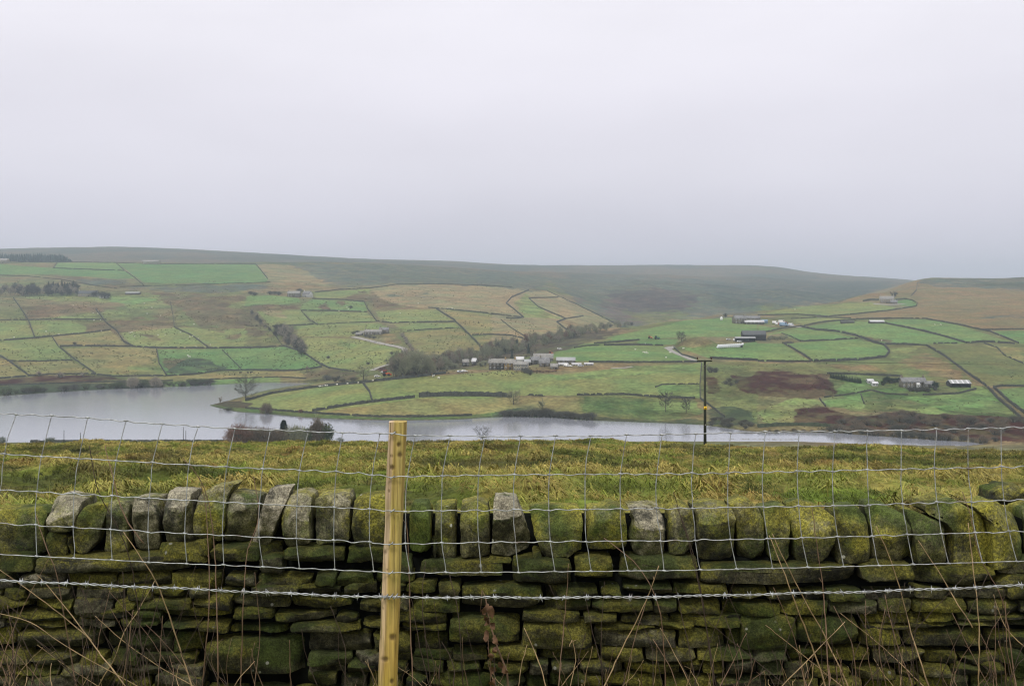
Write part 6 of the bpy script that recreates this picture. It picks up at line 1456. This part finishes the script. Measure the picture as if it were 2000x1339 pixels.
# ---------------------------------------------------------------- dead stalks in front of the wall
pale_m = simple('dry_straw', (.30,.215,.115), .75, .45, 12); dark_m = simple('dead_stem', (.05,.036,.026), .85, .4, 15); brown_m = simple('brown_bramble', (.17,.11,.072), .8, .35, 15)
leaf_m = simple('withered_leaf', (.10,.055,.03), .9, .4, 30)
rd = random.Random(33)
def stalk(pts, Y, rad, mat, label, group=None, name='dry_stalk', cat='stalk', tuft=False, yj=.05):
    """a stem through photo points (top first), running on down to the verge below the frame"""
    (x0, y0), (x1, y1) = pts[-2], pts[-1]
    pts = list(pts)
    if y1 > 1290:
        ye = 1440; pts.append((x1+(x1-x0)/max(1, (y1-y0))*(ye-y1), ye))
    P = []; n = len(pts); ph = rd.uniform(0, 6)
    for i in range(n-1):
        p0, p1, p2, p3 = pts[max(i-1,0)], pts[i], pts[i+1], pts[min(i+2,n-1)]; k = max(4, int(math.hypot(p2[0]-p1[0], p2[1]-p1[1])/16))
        for j in range(k):
            t = j/k; q = [.5*((2*p1[c])+(-p0[c]+p2[c])*t+(2*p0[c]-5*p1[c]+4*p2[c]-p3[c])*t*t+(-p0[c]+3*p1[c]-3*p2[c]+p3[c])*t**3) for c in (0,1)]; P.append(q)
    P.append(pts[-1]); m_ = len(P); W_ = []
    for i, (x_, y_) in enumerate(P):
        W_.append(Vector(wp(x_+rd.uniform(-.9,.9), y_, Y+yj*math.sin(ph+i*.25))))
    rads = [rad*(.55+.6*i/m_)*(1.25 if rd.random() < .12 else 1) for i in range(m_)]
    b = MB(); b.tube(W_, rads, 5)
    for i in range(2, m_-3, 7):     # leaf scars and short side spurs
        if rd.random() < .4:
            d = Vector((rd.uniform(-1,1), rd.uniform(-.5,.5), rd.uniform(.2,1))).normalized()*rd.uniform(.012,.04); b.tube([W_[i], W_[i]+d], [rad*.6, rad*.2], 4)
    if tuft:
        for i in range(14):
            d = Vector((rd.uniform(-.5,.5), rd.uniform(-.4,.4), rd.uniform(-.2,1))).normalized()*rd.uniform(.02,.06); p = W_[rd.randint(0, 4)]; b.tube([p, p+d], [rad*.5, rad*.15], 3)
    base = W_[-1].copy(); me = b.mesh(name, True); me.transform(__import__('mathutils').Matrix.Translation(-base))
    o = link(name, me, mat, loc=base); tag(o, label, cat, group); return o
PALE = [
 ([(241,1038),(268,1078),(305,1136),(340,1230),(368,1318)],.0042,'long pale stalk leaning right with its tip before the fifth coping stone'),
 ([(302,1134),(272,1188),(241,1237),(226,1280),(210,1308)],.0036,'pale stalk slanting down left, crossing the leaning one under the barbed wire'),
 ([(73,1122),(120,1175),(185,1262),(215,1300)],.0038,'pale stalk starting just above the barbed wire on the far left'),
 ([(0,1112),(60,1155),(120,1200),(180,1250)],.0030,'long thin pale bramble arching down from the left edge'),
 ([(-10,1195),(60,1215),(130,1262),(212,1308),(280,1345)],.0030,'lowest long pale bramble from the left edge'),
 ([(186,1202),(240,1250),(310,1300),(390,1345)],.0030,'thin pale stem running down right below the crossing stalks'),
 ([(72,1258),(130,1300),(200,1345)],.0028,'short pale stem low at the left'),
 ([(1503,1045),(1540,1140),(1570,1220),(1590,1272),(1612,1339)],.0046,'thick pale stalk, left of the close pair on the right'),
 ([(1508,1042),(1560,1150),(1610,1240),(1652,1330)],.0044,'thick pale stalk, right of the close pair on the right'),
 ([(1711,1027),(1735,1082),(1758,1150),(1780,1235),(1807,1320)],.0042,'pale stalk in front of the coping at right, tip against the sloping stone'),
 ([(1793,1055),(1830,1110),(1862,1165),(1900,1225)],.0036,'pale stalk arching down right beside the farthest right pair of stones'),
 ([(1891,1020),(1901,1110),(1912,1220),(1911,1339)],.0036,'straight upright pale stalk near the right edge'),
 ([(1496,1220),(1560,1272),(1643,1339)],.0034,'thin yellow stem running down right at the bottom right'),
 ([(1641,1197),(1715,1255),(1800,1335)],.0036,'yellow stem running down right, farther to the right'),
 ([(1650,1213),(1590,1275),(1527,1339)],.0034,'yellow stem slanting down left across the others'),
 ([(1287,1104),(1262,1172),(1210,1276),(1182,1335)],.0042,'tall pale stalk leaning left in the middle of the right half'),
 ([(1024,1225),(1052,1290),(1068,1345)],.0036,'short pale stalk leaning right, right of the withered dock'),
 ([(1030,1258),(1018,1300),(1012,1345)],.0030,'short upright pale stem beside the leaning short stalk'),
 ([(1112,1262),(1118,1250),(1124,1290),(1112,1345)],.0030,'hooked pale grass stem at the bottom middle'),
 ([(714,1290),(728,1318),(740,1350)],.0034,'short pale stem left of the foot of the post'),
 ([(498,1290),(470,1320),(455,1345)],.0032,'short pale twig low below the big square stone'),
 ([(1290,1225),(1325,1290),(1352,1345)],.0032,'pale stem at the bottom leaning right below the tall stalk'),
 ([(1940,1160),(1965,1225),(2010,1270)],.0030,'thin pale stem at the far right edge')]
for pts, r_, L in PALE: stalk(pts, rd.uniform(4.35, 4.9), r_*.82, pale_m, L)
dk_pts = [[(70,1005),(88,1060),(110,1120),(125,1200),(150,1345)],[(175,870),(192,960),(230,1030),(260,1120),(285,1345)],[(205,870),(240,1000),(280,1060)],[(357,895),(400,955),(420,1090),(426,1345)],[(392,945),(404,1010),(408,1180),(395,1345)],
 [(495,930),(505,1010),(480,1100),(470,1345)],[(1315,960),(1330,1010),(1350,1080),(1368,1160),(1400,1345)],[(1320,985),(1345,1050),(1362,1120),(1376,1200),(1395,1345)],[(1585,985),(1595,1060),(1608,1160),(1620,1345)],[(1180,1050),(1250,1110),(1290,1200),(1300,1345)],
 [(1110,1100),(1105,1180),(1090,1345)],[(765,930),(790,955),(793,1010),(798,1100),(806,1345)],[(752,1030),(775,1110),(780,1180),(770,1345)],[(832,1095),(825,1180),(842,1345)],[(875,1110),(895,1200),(905,1345)],[(1880,960),(1895,1005),(1915,1090),(1960,1180),(1985,1345)]]
GL = 'thin dark leafless stem standing in front of the mossy wall'
for p in dk_pts: stalk(p, rd.uniform(4.5, 5.05), .0030, rd.choice([dark_m, brown_m]), GL, 'thin dark stems before the wall', 'dark_stem', 'stem')
for i in range(130):
    dens = rd.random(); x = rd.uniform(-60, 2060) if dens < .6 else (rd.uniform(-60, 420) if dens < .8 else rd.uniform(1250, 2050))
    top = rd.choice([rd.uniform(1090, 1200), rd.uniform(1180, 1290), rd.uniform(1240, 1320)]); lean = rd.gauss(0, .22)+(-.25 if x < 420 else .1)
    p = [(x-lean*(1345-top)*-1*-1, top)]
    xm = x-lean*(1345-top)*.45+rd.gauss(0, 7); p.append((xm, top+(1345-top)*.5)); p.append((x, 1345))
    stalk(p, rd.uniform(4.4, 5.0), rd.uniform(.0015, .0028), rd.choice([dark_m, dark_m, brown_m]), GL, 'thin dark stems before the wall', 'dark_stem', 'stem')
for i in range(58):
    x = rd.uniform(-40, 520) if i < 40 else rd.uniform(1500, 2040); top = rd.uniform(1110, 1270); lean = rd.gauss(-.35 if x < 520 else .1, .4)
    stalk([(x+lean*(1345-top), top), (x+lean*(1345-top)*.55+rd.gauss(0,12), top+(1345-top)*.45), (x, 1345)], rd.uniform(4.4, 5.0), rd.uniform(.0014, .0026), rd.choice([dark_m, dark_m, brown_m]), GL, 'thin dark stems before the wall', 'dark_stem', 'stem')
GP_ = 'short dry grass stem at the foot of the wall'
for i in range(60):
    x = rd.choice([rd.uniform(0, 420), rd.uniform(650, 1400), rd.uniform(1000, 1700), rd.uniform(1400, 2030)]); top = rd.uniform(1255, 1335); lean = rd.gauss(0, .45)
    stalk([(x+lean*(1345-top), top), (x+lean*(1345-top)*.5+rd.gauss(0,4), (top+1345)/2), (x, 1345)], rd.uniform(4.35, 4.9), rd.uniform(.0014, .0024), pale_m if rd.random() < .6 else brown_m, GP_, 'short dry grass stems', 'dry_grass_stem', 'stem')
# withered dock: stem and curled brown leaves
D_ = empty('withered_dock', wp(1000, 1430, 4.6), 'withered dock with curled brown leaves right of the post', 'plant')
b = MB(); b.tube([wp(x_, y_, 4.6) for x_, y_ in ((938,1196),(942,1152),(948,1165),(956,1215),(972,1265),(990,1310),(1000,1430))], [.001,.0025,.003,.0035,.004,.0045,.005], 6); b.build('stem', brown_m, D_, True)
for i, (x_, y_) in enumerate(((953,1178),(960,1185),(948,1200),(958,1215),(950,1230),(962,1240),(968,1262),(960,1275),(975,1290),(967,1300),(940,1190),(946,1212),(982,1300),(965,1322))):
    c = Vector(wp(x_, y_, 4.59)); L_ = rd.uniform(.03,.06); a = Vector((rd.uniform(-.6,.6), rd.uniform(-.5,.2), rd.uniform(-1,-.2))).normalized(); s_ = a.cross(Vector((rd.uniform(-.3,.3),1,0))).normalized(); n_ = a.cross(s_); V = []
    for k in range(7):
        t = k/6; wd = .014*math.sin(math.pi*min(1, t*.92+.08))*rd.uniform(.7,1.3); q_ = c+a*L_*t+n_*.018*math.sin(t*4+i)
        V += [q_-s_*wd+n_*wd*.8, q_+n_*.003, q_+s_*wd+n_*wd*rd.uniform(.2,1.2)]
    me = mesh_np('leaf', V, [(k*3+j, k*3+j+1, k*3+4+j, k*3+3+j) for k in range(6) for j in range(2)], smooth=True); link('leaf', me, leaf_m, D_)
# ---------------------------------------------------------------- the misty air
m = bpy.data.materials.new('haze'); m.use_nodes = True; t = m.node_tree; t.nodes.clear()
o_ = t.nodes.new('ShaderNodeOutputMaterial'); v = t.nodes.new('ShaderNodeVolumePrincipled')
v.inputs['Color'].default_value = (.74, .90, 1.0, 1); v.inputs['Density'].default_value = HAZE = 0.00019; v.inputs['Anisotropy'].default_value = 0.2
t.links.new(v.outputs[0], o_.inputs['Volume'])
b = MB(); b.box(-4200, -120, -6, 6500, 6650, 330)
hz = tag(b.build('haze', m), 'pale mist in the air over the valley', 'haze', kind='stuff')
